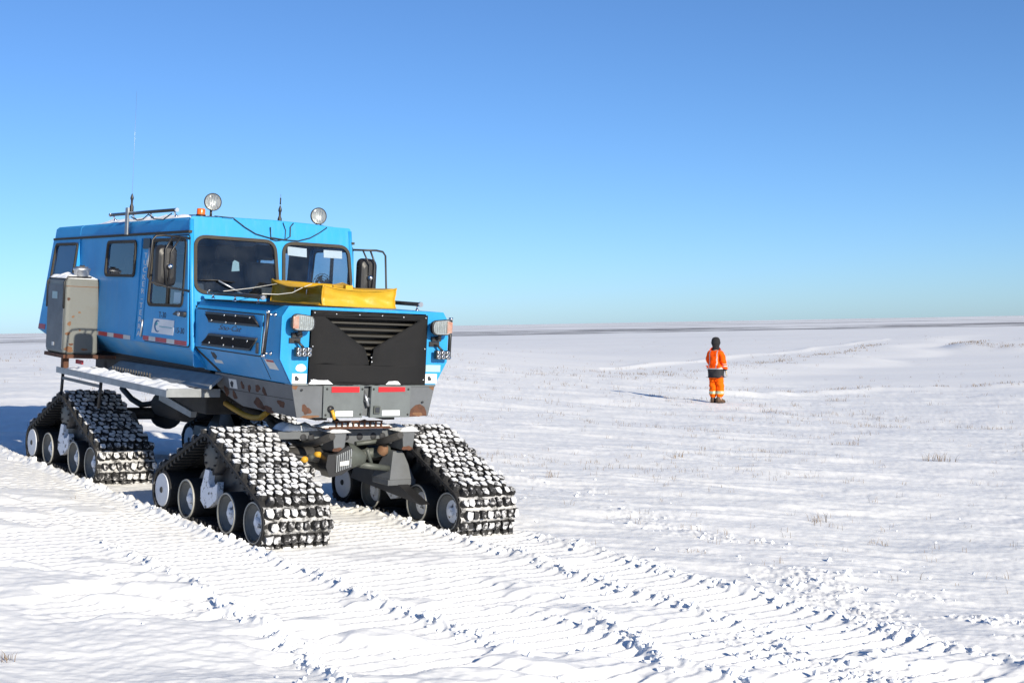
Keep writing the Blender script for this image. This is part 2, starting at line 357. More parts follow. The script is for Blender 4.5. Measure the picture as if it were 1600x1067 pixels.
def rubble_mask(u, v, X, Y):
    m = band(v, 2.6 + 0.5 * np.sin(u * 0.7), 0.55) * sst(-1.5, 1.5, u) * 0.8
    m = m + band(v, 3.9, 0.35) * sst(-4, -1.5, u) * (1 - sst(0.5, 2, u)) * 0.7
    m = m + 0.9 * sst(1.4, 1.9, v) * (1 - sst(2.3, 3.0, v)) * sst(4.5, 5.5, u)
    m = m + 0.9 * sst(5.6, 6.4, u) * band(v, 0.2, 0.7)
    m = m * sst(-0.25, 0.3, fbm(X / 0.9, Y / 0.6, 3, 61)) + 0.18 * sst(0.1, 0.5, fbm(X / 1.5, Y / 0.6, 3, 62)) * band(v, 0, 1.4) * sst(0, 2, u)
    return np.clip(m, 0, 1)
def height(X, Y):
    z = macro(X, Y); r = np.hypot(X, Y)
    near = r < 75; Xn = X[near]; Yn = Y[near]; rn = r[near]
    u, v = to_uv(Xn, Yn)
    h = np.zeros(Xn.shape)
    # wind-packed drift relief, long across the view
    a = R(-7); wx = Xn * math.cos(a) + Yn * math.sin(a); wy = -Xn * math.sin(a) + Yn * math.cos(a)
    warp = 0.35 * perlin(wx / 2.1, wy / 1.1, 12)
    drift = 0.046 * fbm(wx / 3.4, wy / 1.6 + warp, 3, 1)
    rid = 1 - np.abs(perlin(wx / 1.2, wy / 0.42 + warp * 1.5, 21)) * 2.0
    sas = 0.016 * np.clip(rid, -0.4, 1) * sst(-0.1, 0.5, fbm(wx / 3.0, wy / 1.8, 2, 22)) + 0.0105 * fbm(wx / 0.6, wy / 0.24, 4, 31) * (0.45 + 0.9 * sst(-0.2, 0.5, fbm(wx / 2.2, wy / 1.5, 2, 37)))
    fine = 0.0048 * fbm(wx / 0.13, wy / 0.08, 3, 33)
    drive = (1 - sst(1.35, 1.75, v)) * sst(-4.0, -3.4, v + 0.2 * perlin(u, v, 71)) * sst(-16, -8, u)
    dcover = sst(0.22, 0.55, fbm(wx / 1.7, wy / 0.8, 3, 45)) * (1 - sst(-1.35, -1.25, v) * 0.35); dcover = np.maximum(dcover, (1 - sst(-2.5, -2.3, v)) * sst(-0.12, 0.22, fbm(wx / 1.9, wy / 0.7, 3, 46)))   # fresh drift lying over the tread marks
    rip = drive * (1 - 0.9 * dcover)
    wob = 0.012 * perlin(u / 0.9, v / 0.7, 55) + 0.008 * perlin(u / 0.25, v / 0.12, 56)
    ph = (u + wob + 0.02 * v) / 0.145; s = ph - np.floor(ph)
    saw = np.where(s < 0.3, s / 0.3, (1 - s) / 0.7)
    am = 0.6 + 0.4 * sst(-0.3, 0.4, perlin(u / 0.9, v / 0.6, 58))
    rip_h = (saw - 0.5) * 0.036 * am + 0.0055 * fbm(u / 0.09, v / 0.06, 2, 59) * sst(0, 0.2, rip)
    lanes = (band(v, -0.98, 0.36) ** 0.5 + band(v, 0.98, 0.36) ** 0.5) * sst(-14, -6, u)
    h = (drift + sas) * (1 - 0.88 * rip) + fine * (1 - 0.5 * rip) + rip * rip_h - 0.02 * np.clip(lanes, 0, 1) * (1 - 0.7 * dcover)
    h = h + 0.05 * dcover * drive * sst(1.5, 4, np.hypot(u - 0.9, v))
    near2 = rn < 26
    un, vn = u[near2], v[near2]; bm_ = berm_mask(un, vn); rb = rubble_mask(un, vn, Xn[near2], Yn[near2])
    add = np.zeros(un.shape); mk = (bm_ + rb) > 0.02
    uu, vv = un[mk], vn[mk]
    d, hv = worley(uu / 0.10 + 0.6 * perlin(uu / 0.08, vv / 0.08, 64), vv / 0.085, 3); d2, hv2 = worley(uu / 0.045, vv / 0.045, 4); d3, hv3 = worley(uu / 0.24, vv / 0.2, 9)
    cl = np.clip(0.75 - d, 0, 1) * (0.3 + hv) * 0.9; cl2 = np.clip(0.7 - d2, 0, 1) * (0.2 + hv2); cl3 = np.clip(0.7 - d3, 0, 1) * hv3
    add[mk] = bm_[mk] * (0.030 + 0.060 * cl + 0.030 * cl2) + rb[mk] * (0.044 * cl * hv3 + 0.022 * cl2 + 0.026 * cl3 - 0.008)
    tmp = h[near2] + add; h[near2] = tmp
    # keep the snow from rising through the running gear
    foot = sst(-4.35, -4.15, u) * (1 - sst(2.1, 2.3, u)) * (sst(-1.37, -1.30, v) * (1 - sst(-0.66, -0.6, v)) + sst(0.60, 0.66, v) * (1 - sst(1.30, 1.37, v)))
    h = np.where(foot > 0, h * (1 - foot) + foot * np.minimum(h, -0.012), h)
    fade = 1 - sst(50, 74, rn); h = h * fade
    z = z.copy(); z[near] += h
    return z
def H(x, y): return float(height(np.array([x], float), np.array([y], float))[0])

def build_ground():
    fine = np.radians(np.arange(-24, 24.001, 0.058)); coarse = np.radians(np.concatenate([np.arange(24.6, 40, 1.0), np.arange(42, 180, 4.0)]))
    th = np.concatenate([-coarse[::-1], fine, coarse])
    px = []; r = 6.3; rs = [0.02, 1, 2.2, 3.5, 4.6, 5.4, 5.9]
    while r < 9000:
        rs.append(r); step = 0.6 if r < 45 else 0.45
        r += max(0.011, min(r * r / 2954.0 * step, r * 0.15))
    rs = np.array(rs); T, Rr = np.meshgrid(th, rs); X = Rr * np.sin(T); Y = Rr * np.cos(T)
    Z = height(X.ravel(), Y.ravel()); nr, nc = T.shape
    co = np.stack([X.ravel(), Y.ravel(), Z], 1).astype(np.float32)
    idx = np.arange(nr * nc).reshape(nr, nc); nx = np.roll(idx, -1, 1)
    q = np.stack([idx[:-1], nx[:-1], nx[1:], idx[1:]], -1).reshape(-1, 4)[:, ::-1]
    me = bpy.data.meshes.new('snowfield'); me.vertices.add(len(co)); me.vertices.foreach_set('co', co.ravel())
    me.loops.add(q.size); me.loops.foreach_set('vertex_index', q.ravel().astype(np.int32))
    me.polygons.add(len(q)); me.polygons.foreach_set('loop_start', np.arange(0, q.size, 4, dtype=np.int32)); me.polygons.foreach_set('loop_total', np.full(len(q), 4, np.int32))
    me.polygons.foreach_set('use_smooth', np.ones(len(q), bool)); me.update(); me.validate()
    o = link('snowfield', me, None, ['snow_ground']); o['kind'] = 'structure'
    print('ground verts', len(co))
build_ground()

def build_clods():
    rng = np.random.default_rng(5); n = 90000
    th = np.radians(rng.uniform(-23, 23, n)); r = 1 / rng.uniform(1 / 24.0, 1 / 6.6, n)
    X = r * np.sin(th); Y = r * np.cos(th); u, v = to_uv(X, Y)
    p = berm_mask(u, v) * 0.35 + rubble_mask(u, v, X, Y) * 0.12 + 0.0008
    inside = (u > -4.3) & (u < 2.25) & (np.abs(np.abs(v) - 0.98) < 0.36)
    k = (rng.random(n) < p) & ~inside
    X, Y = X[k], Y[k]; Z = height(X, Y); N = len(X)
    t = (1 + 5 ** .5) / 2
    iv = np.array([(-1, t, 0), (1, t, 0), (-1, -t, 0), (1, -t, 0), (0, -1, t), (0, 1, t), (0, -1, -t), (0, 1, -t), (t, 0, -1), (t, 0, 1), (-t, 0, -1), (-t, 0, 1)]) / 1.9
    fi = np.array([(0, 11, 5), (0, 5, 1), (0, 1, 7), (0, 7, 10), (0, 10, 11), (1, 5, 9), (5, 11, 4), (11, 10, 2), (10, 7, 6), (7, 1, 8), (3, 9, 4), (3, 4, 2), (3, 2, 6), (3, 6, 8), (3, 8, 9), (4, 9, 5), (2, 4, 11), (6, 2, 10), (8, 6, 7), (9, 8, 1)])
    size = 0.008 + 0.022 * rng.random(N) ** 2.2
    V = iv[None] * (0.65 + 0.7 * rng.random((N, 12, 1))) * (size[:, None, None] * rng.uniform(0.6, 1.3, (N, 1, 3)))
    V[:, :, 0] += X[:, None]; V[:, :, 1] += Y[:, None]; V[:, :, 2] += (Z + size * 0.15)[:, None]
    F = (fi[None] + 12 * np.arange(N)[:, None, None]).reshape(-1, 3)
    me = bpy.data.meshes.new('snow_clods'); me.from_pydata(V.reshape(-1, 3), [], F); me.update()
    o = link('snow_clods', me, None, ['snow_pack']); o['kind'] = 'stuff'; o['label'] = 'small broken clods of snow thrown up along the tread marks'; o['category'] = 'snow'
    print('clods', N)
build_clods()
# ------------------------------------------------------------------ tracked snow vehicle (x forward, y to its left, z up)
V = bpy.data.objects.new('tracked_snow_vehicle', None); COL.objects.link(V)
V.matrix_world = Matrix(((*RV[0], VLOC[0]), (*RV[1], VLOC[1]), (*RV[2], VLOC[2]), (0, 0, 0, 1)))
V['label'] = 'bright blue four-tracked snow vehicle with yellow bag on its hood'; V['category'] = 'snow vehicle'
V.empty_display_size = 0.5

def xf(z): return -0.38 - 0.15 * (z - 2.0)          # sloping cab front
def zt(x): return 2.82 + 0.019 * (x + 0.45)         # roof edge height
SR = Frame((0, -0.92, 0), (1, 0, 0), (0, 0, 1)); SL = Frame((0, 0.92, 0), (-1, 0, 0), (0, 0, 1))
CF = Frame((-0.38, 0, 2.0), (0, 1, 0), (-0.15, 0, 1)); FF = Frame((1.5, 0, 0), (0, 1, 0), (0, 0, 1))
def cv(z): return (z - 2.0) * 1.0112

def window(fr, P, w, gl, parent, seal=0.022, paneoff=-0.012, name='window'):
    s = panel(name, fr, offset(P, seal), [offset(P, -0.006)], 0.022, w, 'seal', parent)
    panel('pane', fr, offset(P, -0.004), [], 0.006, w + paneoff, gl, s)
    return s

# --- cab shell
win2 = rpoly([(-2.72, 2.2), (-1.885, 2.21), (-1.86, 2.56), (-2.665, 2.55)], 0.05)
dwin = rpoly([(-1.42, 1.92), (-0.545, 1.94), (-0.515, 2.58), (-1.335, 2.57)], 0.06)
door = rpoly([(-1.535, 1.535), (-0.365, 1.535), (-0.475, 2.625), (-1.40, 2.615)], 0.03, 3)
for fr, sg, nm in ((SR, 1, 'right'), (SL, -1, 'left')):
    m_ = lambda P: P if sg > 0 else [(-u, v) for u, v in P]
    panel('side_panel', fr, m_([(-3.62, 1.51), (xf(1.51), 1.51), (xf(2.68), 2.68), (-3.62, 2.64)]), [m_(win2), m_(offset(dwin, 0.03))], 0.02, -0.012, 'blue_paint', V)
    panel('interior_lining', fr, m_([(-3.60, 1.53), (xf(1.51) - 0.05, 1.53), (xf(2.68) - 0.05, 2.68), (-3.60, 2.64)]), [m_(offset(win2, 0.01)), m_(offset(dwin, 0.035))], 0.006, -0.03, 'interior_panel', V)
    panel('door_seam', fr, m_(offset(door, 0.012)), [m_(offset(dwin, 0.03))], 0.006, 0.0, 'seal', V)
    d = panel('cab_door', fr, m_(door), [m_(dwin)], 0.02, 0.008, 'blue_paint', V)
    window(fr, m_(dwin), 0.016, 'glass_side', V, 0.026)
    window(fr, m_(win2), 0.008, 'glass_side', V, 0.024)
    panel('window_bar', fr, m_([(-0.955, 1.93), (-0.91, 1.93), (-0.90, 2.575), (-0.945, 2.575)]), [], 0.02, 0.012, 'seal', V)
    h = panel('door_handle', fr, m_(rpoly([(-0.73, 1.835), (-0.43, 1.82), (-0.43, 1.875), (-0.62, 1.875)], 0.015, 3)), [], 0.03, 0.032, 'black_plastic', V)
    MB().lathe([(0.0, 0.012), (0.02, 0.01), (0.024, 0)], fr.p(-0.55 * sg, 1.848, 0.047), fr.W, n=12).build('lock', 'aluminium', h)
    # lower flank turned inwards
    y = -0.92 * sg
    bev = Frame((0, y, 1.51), (sg, 0, 0), (0, y * 0.2 / 0.92, 0.19))
    L = 0.276
    panel('lower_panel', bev, m_([(-3.62, -L), (-0.30, -L), (xf(1.51), 0), (-3.62, 0)]), [], 0.02, -0.01, 'blue_dusty', V)
    # gutter
    MB().hexa([(-4.5, y * 1.02, zt(-4.5) - 0.165), (-0.46, y * 1.02, zt(-0.46) - 0.165), (-0.46, y * 0.98, zt(-0.46) - 0.165), (-4.5, y * 0.98, zt(-4.5) - 0.165),
               (-4.5, y * 1.02, zt(-4.5) - 0.14), (-0.46, y * 1.02, zt(-0.46) - 0.14), (-0.46, y * 0.98, zt(-0.46) - 0.14), (-4.5, y * 0.98, zt(-4.5) - 0.14)]).build('rain_gutter', 'seal', V)
    # corner tube between side and front
    MB().tube([(xf(1.33) - 0.0, -0.735 * sg, 1.33), (xf(1.51) - 0.005, -0.905 * sg, 1.51), (xf(2.2) - 0.005, -0.905 * sg, 2.2), (xf(2.80) - 0.01, -0.895 * sg, 2.79)], 0.024, n=10).build('cab_corner', 'blue_paint', V)
    # rear compartment, standing out from the cab side
    fr2 = Frame((0, -0.93 * sg, 2.60), fr.U, (0, 0.10 * sg, 1.1)); sk_ = 1.0041; z2 = lambda P: [(a, (b_ - 2.60) * sk_) for a, b_ in P]
    rwin = rpoly(z2([(-4.42, 1.98), (-3.68, 1.98), (-3.62, 2.53), (-4.36, 2.52)]), 0.05)
    panel('rear_side_panel', fr2, m_(z2([(-4.66, 1.50), (-3.60, 1.50), (-3.60, 2.60), (-4.50, 2.58)])), [m_(rwin)], 0.02, -0.012, 'blue_paint', V)
    window(fr2, m_(rwin), 0.006, 'glass_side', V, 0.022)
    MB().hexa([(-3.602, -0.90 * sg, 1.3), (-3.60, -0.90 * sg, 1.3), (-3.59, -1.03 * sg, 1.5), (-3.602, -1.03 * sg, 1.5), (-3.602, -0.90 * sg, 2.62), (-3.58, -0.90 * sg, 2.62), (-3.58, -0.932 * sg, 2.60), (-3.602, -0.932 * sg, 2.60)]).build('compartment_edge', 'blue_paint', V)
    bev2 = Frame((0, -1.03 * sg, 1.50), (sg, 0, 0), (0, -0.28 * sg, 0.2))
    panel('rear_lower_panel', bev2, m_([(-4.60, -0.32), (-3.60, -0.32), (-3.60, 0), (-4.66, 0)]), [], 0.02, -0.01, 'blue_dusty', V)
    panel('reflective_tape', fr2, m_(z2([(-4.64, 1.50), (-4.40, 1.50), (-4.40, 1.56), (-4.64, 1.56)])), [], 0.002, 0.001, 'tape_red', V)
# front of the cab with two windscreens
ws1 = rpoly([(-0.865, cv(2.085)), (0.02, cv(2.07)), (-0.005, cv(2.615)), (-0.855, cv(2.615))], 0.11)
ws2 = rpoly([(0.10, cv(2.07)), (0.885, cv(2.085)), (0.855, cv(2.615)), (0.115, cv(2.61))], 0.11)
panel('cab_front', CF, rpoly([(-0.90, cv(1.34)), (0.90, cv(1.34)), (0.905, cv(2.825)), (-0.905, cv(2.825))], 0.03, 3), [ws1, ws2], 0.02, -0.01, 'blue_paint', V)
for P in (ws1, ws2): window(CF, P, 0.006, 'glass_windshield', V, 0.027, name='windscreen')
# roof
def ring(x, hw, dz=0, dx=0):
    z = zt(x) + dz
    pts = [(-hw, z - 0.15), (-hw + 0.015, z - 0.03), (-hw + 0.05, z), (-hw * .5, z + 0.022), (0, z + 0.03)]
    pts = pts + [(-a, b) for a, b in pts[-2::-1]]
    return [(x - 0.15 * (b - (z - 0.15)) * (1 if dx else 0), a, b) for a, b in pts]
MB().loft([ring(-3.62, 0.915), ring(-2.5, 0.915), ring(-1.5, 0.915), ring(-0.497, 0.915, dx=1)]).build('roof', 'blue_paint', V, bevel=0.008)
MB().loft([ring(-4.53, 0.90), ring(-4.50, 0.918), ring(-3.622, 0.918)]).build('rear_roof', 'blue_paint', V, bevel=0.008)
MB().hexa([(-4.60, -0.74, 1.30), (-4.56, -0.74, 1.30), (-4.56, 0.74, 1.30), (-4.60, 0.74, 1.30), (-4.68, -1.02, 1.50), (-4.64, -1.02, 1.5), (-4.64, 1.02, 1.5), (-4.68, 1.02, 1.5)]) \
    .hexa([(-4.68, -1.02, 1.50), (-4.64, -1.02, 1.5), (-4.64, 1.02, 1.5), (-4.68, 1.02, 1.5), (-4.53, -0.92, 2.6), (-4.49, -0.92, 2.6), (-4.49, 0.92, 2.6), (-4.53, 0.92, 2.6)]).build('rear_panel', 'blue_paint', V)
MB().box((-4.58, -0.70, 1.285), (-0.34, 0.70, 1.325)).build('cab_floor', 'underframe', V)
MB().box((-3.58, -0.86, 2.70), (-0.56, 0.86, 2.715)).build('headlining', 'dark_interior', V)
# interior seen through the glass
MB().box((-0.80, -0.86, 1.45), (-0.42, 0.86, 2.03)).build('dashboard', 'dark_interior', V, bevel=0.03)
for x, y in ((-1.55, -0.48), (-1.55, 0.48), (-2.6, -0.5), (-2.6, 0.5)):
    MB().hexa([(x - 0.05, y - 0.24, 1.75), (x + 0.1, y - 0.24, 1.75), (x + 0.1, y + 0.24, 1.75), (x - 0.05, y + 0.24, 1.75), (x - 0.18, y - 0.2, 2.42), (x - 0.06, y - 0.2, 2.42), (x - 0.06, y + 0.2, 2.42), (x - 0.18, y + 0.2, 2.42)]) \
        .box((x - 0.05, y - 0.25, 1.6), (x + 0.5, y + 0.25, 1.76)).box((x - 0.16, y - 0.12, 2.45), (x - 0.07, y + 0.12, 2.62)).build('seat', 'seat_fabric', V, bevel=0.03)
MB().box((-3.56, -0.88, 1.33), (-3.52, 0.88, 2.7)).build('bulkhead', 'interior_panel', V)
fan = MB()
for rr in (0.055, 0.085, 0.11): fan.tube([(-0.62, 0.66 + rr * math.cos(a), 2.22 + rr * math.sin(a)) for a in [i * math.pi / 12 for i in range(25)]], 0.0035, n=5)
for a in range(0, 360, 30): fan.tube([(-0.60, 0.66, 2.22), (-0.62, 0.66 + 0.11 * math.cos(R(a)), 2.22 + 0.11 * math.sin(R(a)))], 0.003, n=4)
fan.lathe([(0.045, -0.06), (0.045, 0)], (-0.64, 0.66, 2.22), (1, 0, 0), n=12).tube([(-0.66, 0.66, 2.22), (-0.66, 0.66, 2.04)], 0.012, n=6)
for a in range(0, 360, 90):
    c, s_ = math.cos(R(a)), math.sin(R(a)); c2, s2 = math.cos(R(a + 50)), math.sin(R(a + 50))
    fan.add([(-0.63, 0.66, 2.22), (-0.63, 0.66 + .1 * c, 2.22 + .1 * s_), (-0.615, 0.66 + .1 * c2, 2.22 + .1 * s2)], [(0, 1, 2)])
fan.build('cab_fan', 'black_plastic', V, fix=False)
panel('windscreen_sticker', CF, [(0.16, cv(2.50)), (0.38, cv(2.49)), (0.38, cv(2.58)), (0.16, cv(2.59))], [], 0.002, -0.014, 'sticker_white', V)
panel('windscreen_sticker', CF, [(0.58, cv(2.50)), (0.80, cv(2.50)), (0.80, cv(2.58)), (0.58, cv(2.58))], [], 0.002, -0.014, 'sticker_white', V)
pp = Frame((-0.9, 0, 0), (0, 1, 0), (0, 0, 1))
panel('hanging_card', pp, [(-0.26, 2.30), (-0.17, 2.31), (-0.18, 2.40), (-0.23, 2.42), (-0.25, 2.40)], [], 0.004, 0, 'sticker_grey', V)
panel('door_notice', SR, [(-0.80, 1.95), (-0.63, 1.955), (-0.62, 2.06), (-0.785, 2.06)], [], 0.002, 0.002, 'sticker_white', V)

# --- lettered pillar, tape, signs and numbers on the right flank
for a, b in (((-1.80, 1.53), (-1.69, 2.60)), ((-1.58, 1.56), (-1.41, 2.58))):
    MB().tube([SR.p(a[0], a[1], 0.002), SR.p(b[0], b[1], 0.002)], 0.009, n=6).build('pillar_rib', 'blue_paint', V)
MB().tube([SR.p(-1.585, 1.57, 0.016), SR.p(-1.555, 1.75, 0.016)], 0.014, n=8).build('door_hinge', 'aluminium', V)
MB().tube([SR.p(-1.47, 2.30, 0.016), SR.p(-1.44, 2.50, 0.016)], 0.014, n=8).build('door_hinge', 'aluminium', V)
panel('pillar_vent', SR, [(-1.65, 2.49), (-1.47, 2.49), (-1.46, 2.60), (-1.64, 2.60)], [], 0.012, 0.005, 'black_plastic', V)
word = 'TUCKER-TERRA'
strip = panel('pillar_plate', SR, [(-1.755, 1.55), (-1.615, 1.55), (-1.49, 2.47), (-1.63, 2.47)], [], 0.004, 0.002, 'blue_paint', V)
for i, ch in enumerate(word):
    t = (i + 0.5) / len(word); zz = 2.46 - t * 0.90; xx = -1.56 - t * 0.125
    text('letter', ch, SR, xx, zz - 0.028, 0.078, 0.0055, 'letter_silver', strip, sx=1.9, align='CENTER', ext=0.001)
def tape(x0, x1, spec, z0=1.515, z1=1.56):
    x = x0
    for c, wd in spec:
        panel('reflective_tape', SR, [(x, z0), (x + wd, z0), (x + wd, z1), (x, z1)], [], 0.002, 0.0195 if x > -1.6 else 0.001, c, V); x += wd
tape(-2.98, 0, [('tape_white', 0.10), ('tape_red', 0.28), ('tape_white', 0.19), ('tape_red', 0.29), ('tape_white', 0.20)])
tape(-1.52, 0, [('tape_red', 0.16), ('tape_white', 0.18), ('tape_red', 0.29), ('tape_white', 0.20), ('tape_red', 0.29)], 1.54, 1.585)
sign = panel('door_sign', SR, [(-1.29, 1.625), (-0.73, 1.625), (-0.71, 1.775), (-1.245, 1.775)], [], 0.003, 0.0205, 'white_sign', V)
cres = [(-1.135 + 0.085 * math.cos(a), 1.70 + 0.062 * math.sin(a)) for a in [R(60 + 12 * i) for i in range(21)]] + [(-1.118 + 0.062 * math.cos(a), 1.70 + 0.05 * math.sin(a)) for a in [R(300 - 12 * i) for i in range(21)]]
panel('logo', SR, cres, [], 0.001, 0.023, 'ink_navy', sign)
panel('logo', SR, [(-1.16 + 0.03 * math.cos(a), 1.725 + 0.018 * math.sin(a)) for a in [R(30 * i) for i in range(12)]], [], 0.001, 0.023, 'ink_teal', sign)
panel('lettering', SR, [(-1.09, 1.695), (-0.76, 1.695), (-0.76, 1.703), (-1.09, 1.703)], [], 0.001, 0.023, 'ink_teal', sign)
panel('lettering', SR, [(-1.02, 1.68), (-0.76, 1.68), (-0.76, 1.688), (-1.02, 1.688)], [], 0.001, 0.023, 'letter_silver', sign)
text('unit_number', 'T-30', SR, -1.12, 1.79, 0.085, 0.0185, 'ink', V, sx=1.15)
text('unit_number', '15-30', SR, -0.69, 1.655, 0.08, 0.0185, 'ink', V, sx=1.25)

# --- hood
def hr(x, k=1.0): 
    h = [(-0.755, 1.315), (-0.88, 1.54), (-0.88, 1.915), (-0.815, 2.01)]
    return [(x, a * k, b) for a, b in h] + [(x, -a * k, b) for a, b in h[::-1]]
MB().loft([hr(-0.34), hr(0.6), hr(1.485)], caps=False).build('hood', 'blue_paint', V, bevel=0.010)
face = [(-0.755, 1.315), (-0.88, 1.54), (-0.88, 1.915), (-0.815, 2.01), (0.815, 2.01), (0.88, 1.915), (0.88, 1.54), (0.755, 1.315)]
grille = [(-0.605, 1.325), (0.625, 1.325), (0.62, 1.985), (-0.60, 1.985)]
panel('hood_front', FF, rpoly(face, 0.012, 3), [grille], 0.03, -0.015, 'blue_paint', V)
g = MB().box((1.30, -0.62, 1.32), (1.31, 0.63, 1.99)).build('grille', 'dark_interior', V)
for i in range(11):
    z = 1.37 + i * 0.057
    MB().hexa([(1.40, -0.61, z), (1.475, -0.61, z - 0.012), (1.475, 0.62, z - 0.012), (1.40, 0.62, z), (1.40, -0.61, z + 0.012), (1.475, -0.61, z + 0.004), (1.475, 0.62, z + 0.004), (1.40, 0.62, z + 0.012)]).build('slat', 'slat', g)
# vinyl winter front with its V-shaped opening, draped slightly uneven
def vinyl():
    import bmesh
    outer = [(-0.60, 1.315), (0.635, 1.32), (0.63, 1.975), (-0.59, 1.985)]
    tri = [(-0.46, 1.925), (0.54, 1.925), (0.055, 1.655), (0.03, 1.50), (0.015, 1.50), (-0.04, 1.655)]
    cd = bpy.data.curves.new('c', 'CURVE'); cd.dimensions = '2D'; cd.fill_mode = 'BOTH'
    for P in (outer, tri):
        Q = []
        for i in range(len(P)):
            a, b = Vector(P[i]), Vector(P[(i + 1) % len(P)]); k = max(1, int((b - a).length / 0.03))
            Q += [tuple(a + (b - a) * j / k) for j in range(k)]
        sp = cd.splines.new('POLY'); sp.points.add(len(Q) - 1); sp.use_cyclic_u = True; sp.points.foreach_set('co', [c for q in Q for c in (q[0], q[1], 0, 1)])
    me = curve_mesh(cd); bm = bmesh.new(); bm.from_mesh(me)
    bmesh.ops.triangulate(bm, faces=bm.faces); 
    for _ in range(2): bmesh.ops.subdivide_edges(bm, edges=[e for e in bm.edges if e.calc_length() > 0.04], cuts=1, use_grid_fill=True)
    bmesh.ops.triangulate(bm, faces=bm.faces)
    for v in bm.verts:
        u, z = v.co.x, v.co.y
        dv = 0.012 * perlin(u * 3.2, z * 3.2 + 4, 8) + 0.006 * perlin(u * 9, z * 7, 9)
        edge = min(abs(abs(u - 0.015) - 0.612), 0.1) / 0.1
        flap = math.exp(-((u - 0.02) / 0.16) ** 2 - ((z - 1.60) / 0.12) ** 2)
        bul = 0.016 * math.exp(-((u + 0.07) / 0.10) ** 2 - ((z - 1.60) / 0.07) ** 2)
        v.co.z = 0.012 + dv * edge + bul + 0.008 * flap * math.sin(u * 60 + z * 30)
    bm.to_mesh(me); bm.free(); place(me, FF, 0.0)
    for p in me.polygons: p.use_smooth = True
    o = link('radiator_cover', me, V, ['cover_vinyl']); so_ = o.modifiers.new('solid', 'SOLIDIFY'); so_.thickness = 0.006; so_.offset = 1
    return o
cov = vinyl()
for (u, z) in [(-0.57, 1.96), (-0.35, 1.955), (-0.11, 1.955), (0.13, 1.955), (0.36, 1.95), (0.605, 1.95), (0.61, 1.66), (0.61, 1.37), (-0.575, 1.66), (-0.575, 1.36), (0.035, 1.57), (0.04, 1.53)]:
    MB().lathe([(0.008, 0), (0.008, 0.003), (0.004, 0.006), (0, 0.007)], FF.p(u, z, 0.022), (1, 0, 0), n=10).build('snap', 'aluminium', cov)
MB().tube([FF.p(-0.455, 1.925, 0.02), FF.p(0.545, 1.925, 0.02)], 0.008, n=6).tube([FF.p(0.545, 1.92, 0.02), FF.p(0.06, 1.655, 0.02)], 0.007, n=6).build('hem', 'cover_vinyl', cov)

def lump(name, pts, hmax, parent, seed=1, base=None, matn='snow_pack', nx=26, ny=10):
    """snow lying on a quad pts (4 corners); rounded, uneven"""
    a, b, c, d = [Vector(p) for p in pts]; mb = MB(); vs = []
    for i in range(nx + 1):
        for j in range(ny + 1):
            s, t = i / nx, j / ny
            p = (a * (1 - s) + b * s) * (1 - t) + (d * (1 - s) + c * s) * t
            e = min(1, 9 * min(s, 1 - s, t * ny / nx * 2.0, (1 - t) * ny / nx * 2.0)) ** 0.5
            e = max(0, min(1, (min(s, 1 - s) * 14))) ** .5 * max(0, min(1, min(t, 1 - t) * 5)) ** .5
            n_ = float(fbm(np.array([p.x * 7.0 + seed]), np.array([p.y * 7.0]), 3, seed)[0])
            p = p + Vector((0, 0, hmax * e * (0.65 + 0.45 * n_))); vs.append(p)
    fs = [(i * (ny + 1) + j, (i + 1) * (ny + 1) + j, (i + 1) * (ny + 1) + j + 1, i * (ny + 1) + j + 1) for i in range(nx) for j in range(ny)]
    mb.add(vs, fs, 0, True); o = mb.build(name, matn, parent, fix=True); return o
lump('snow', [(1.49, -0.60, 1.325), (1.54, -0.60, 1.325), (1.54, -0.36, 1.325), (1.49, -0.36, 1.325)][::-1], 0.055, V, 3, nx=14, ny=5)
lump('snow', [(1.49, 0.20, 1.325), (1.535, 0.20, 1.325), (1.535, 0.36, 1.325), (1.49, 0.36, 1.325)][::-1], 0.04, V, 5, nx=10, ny=5)
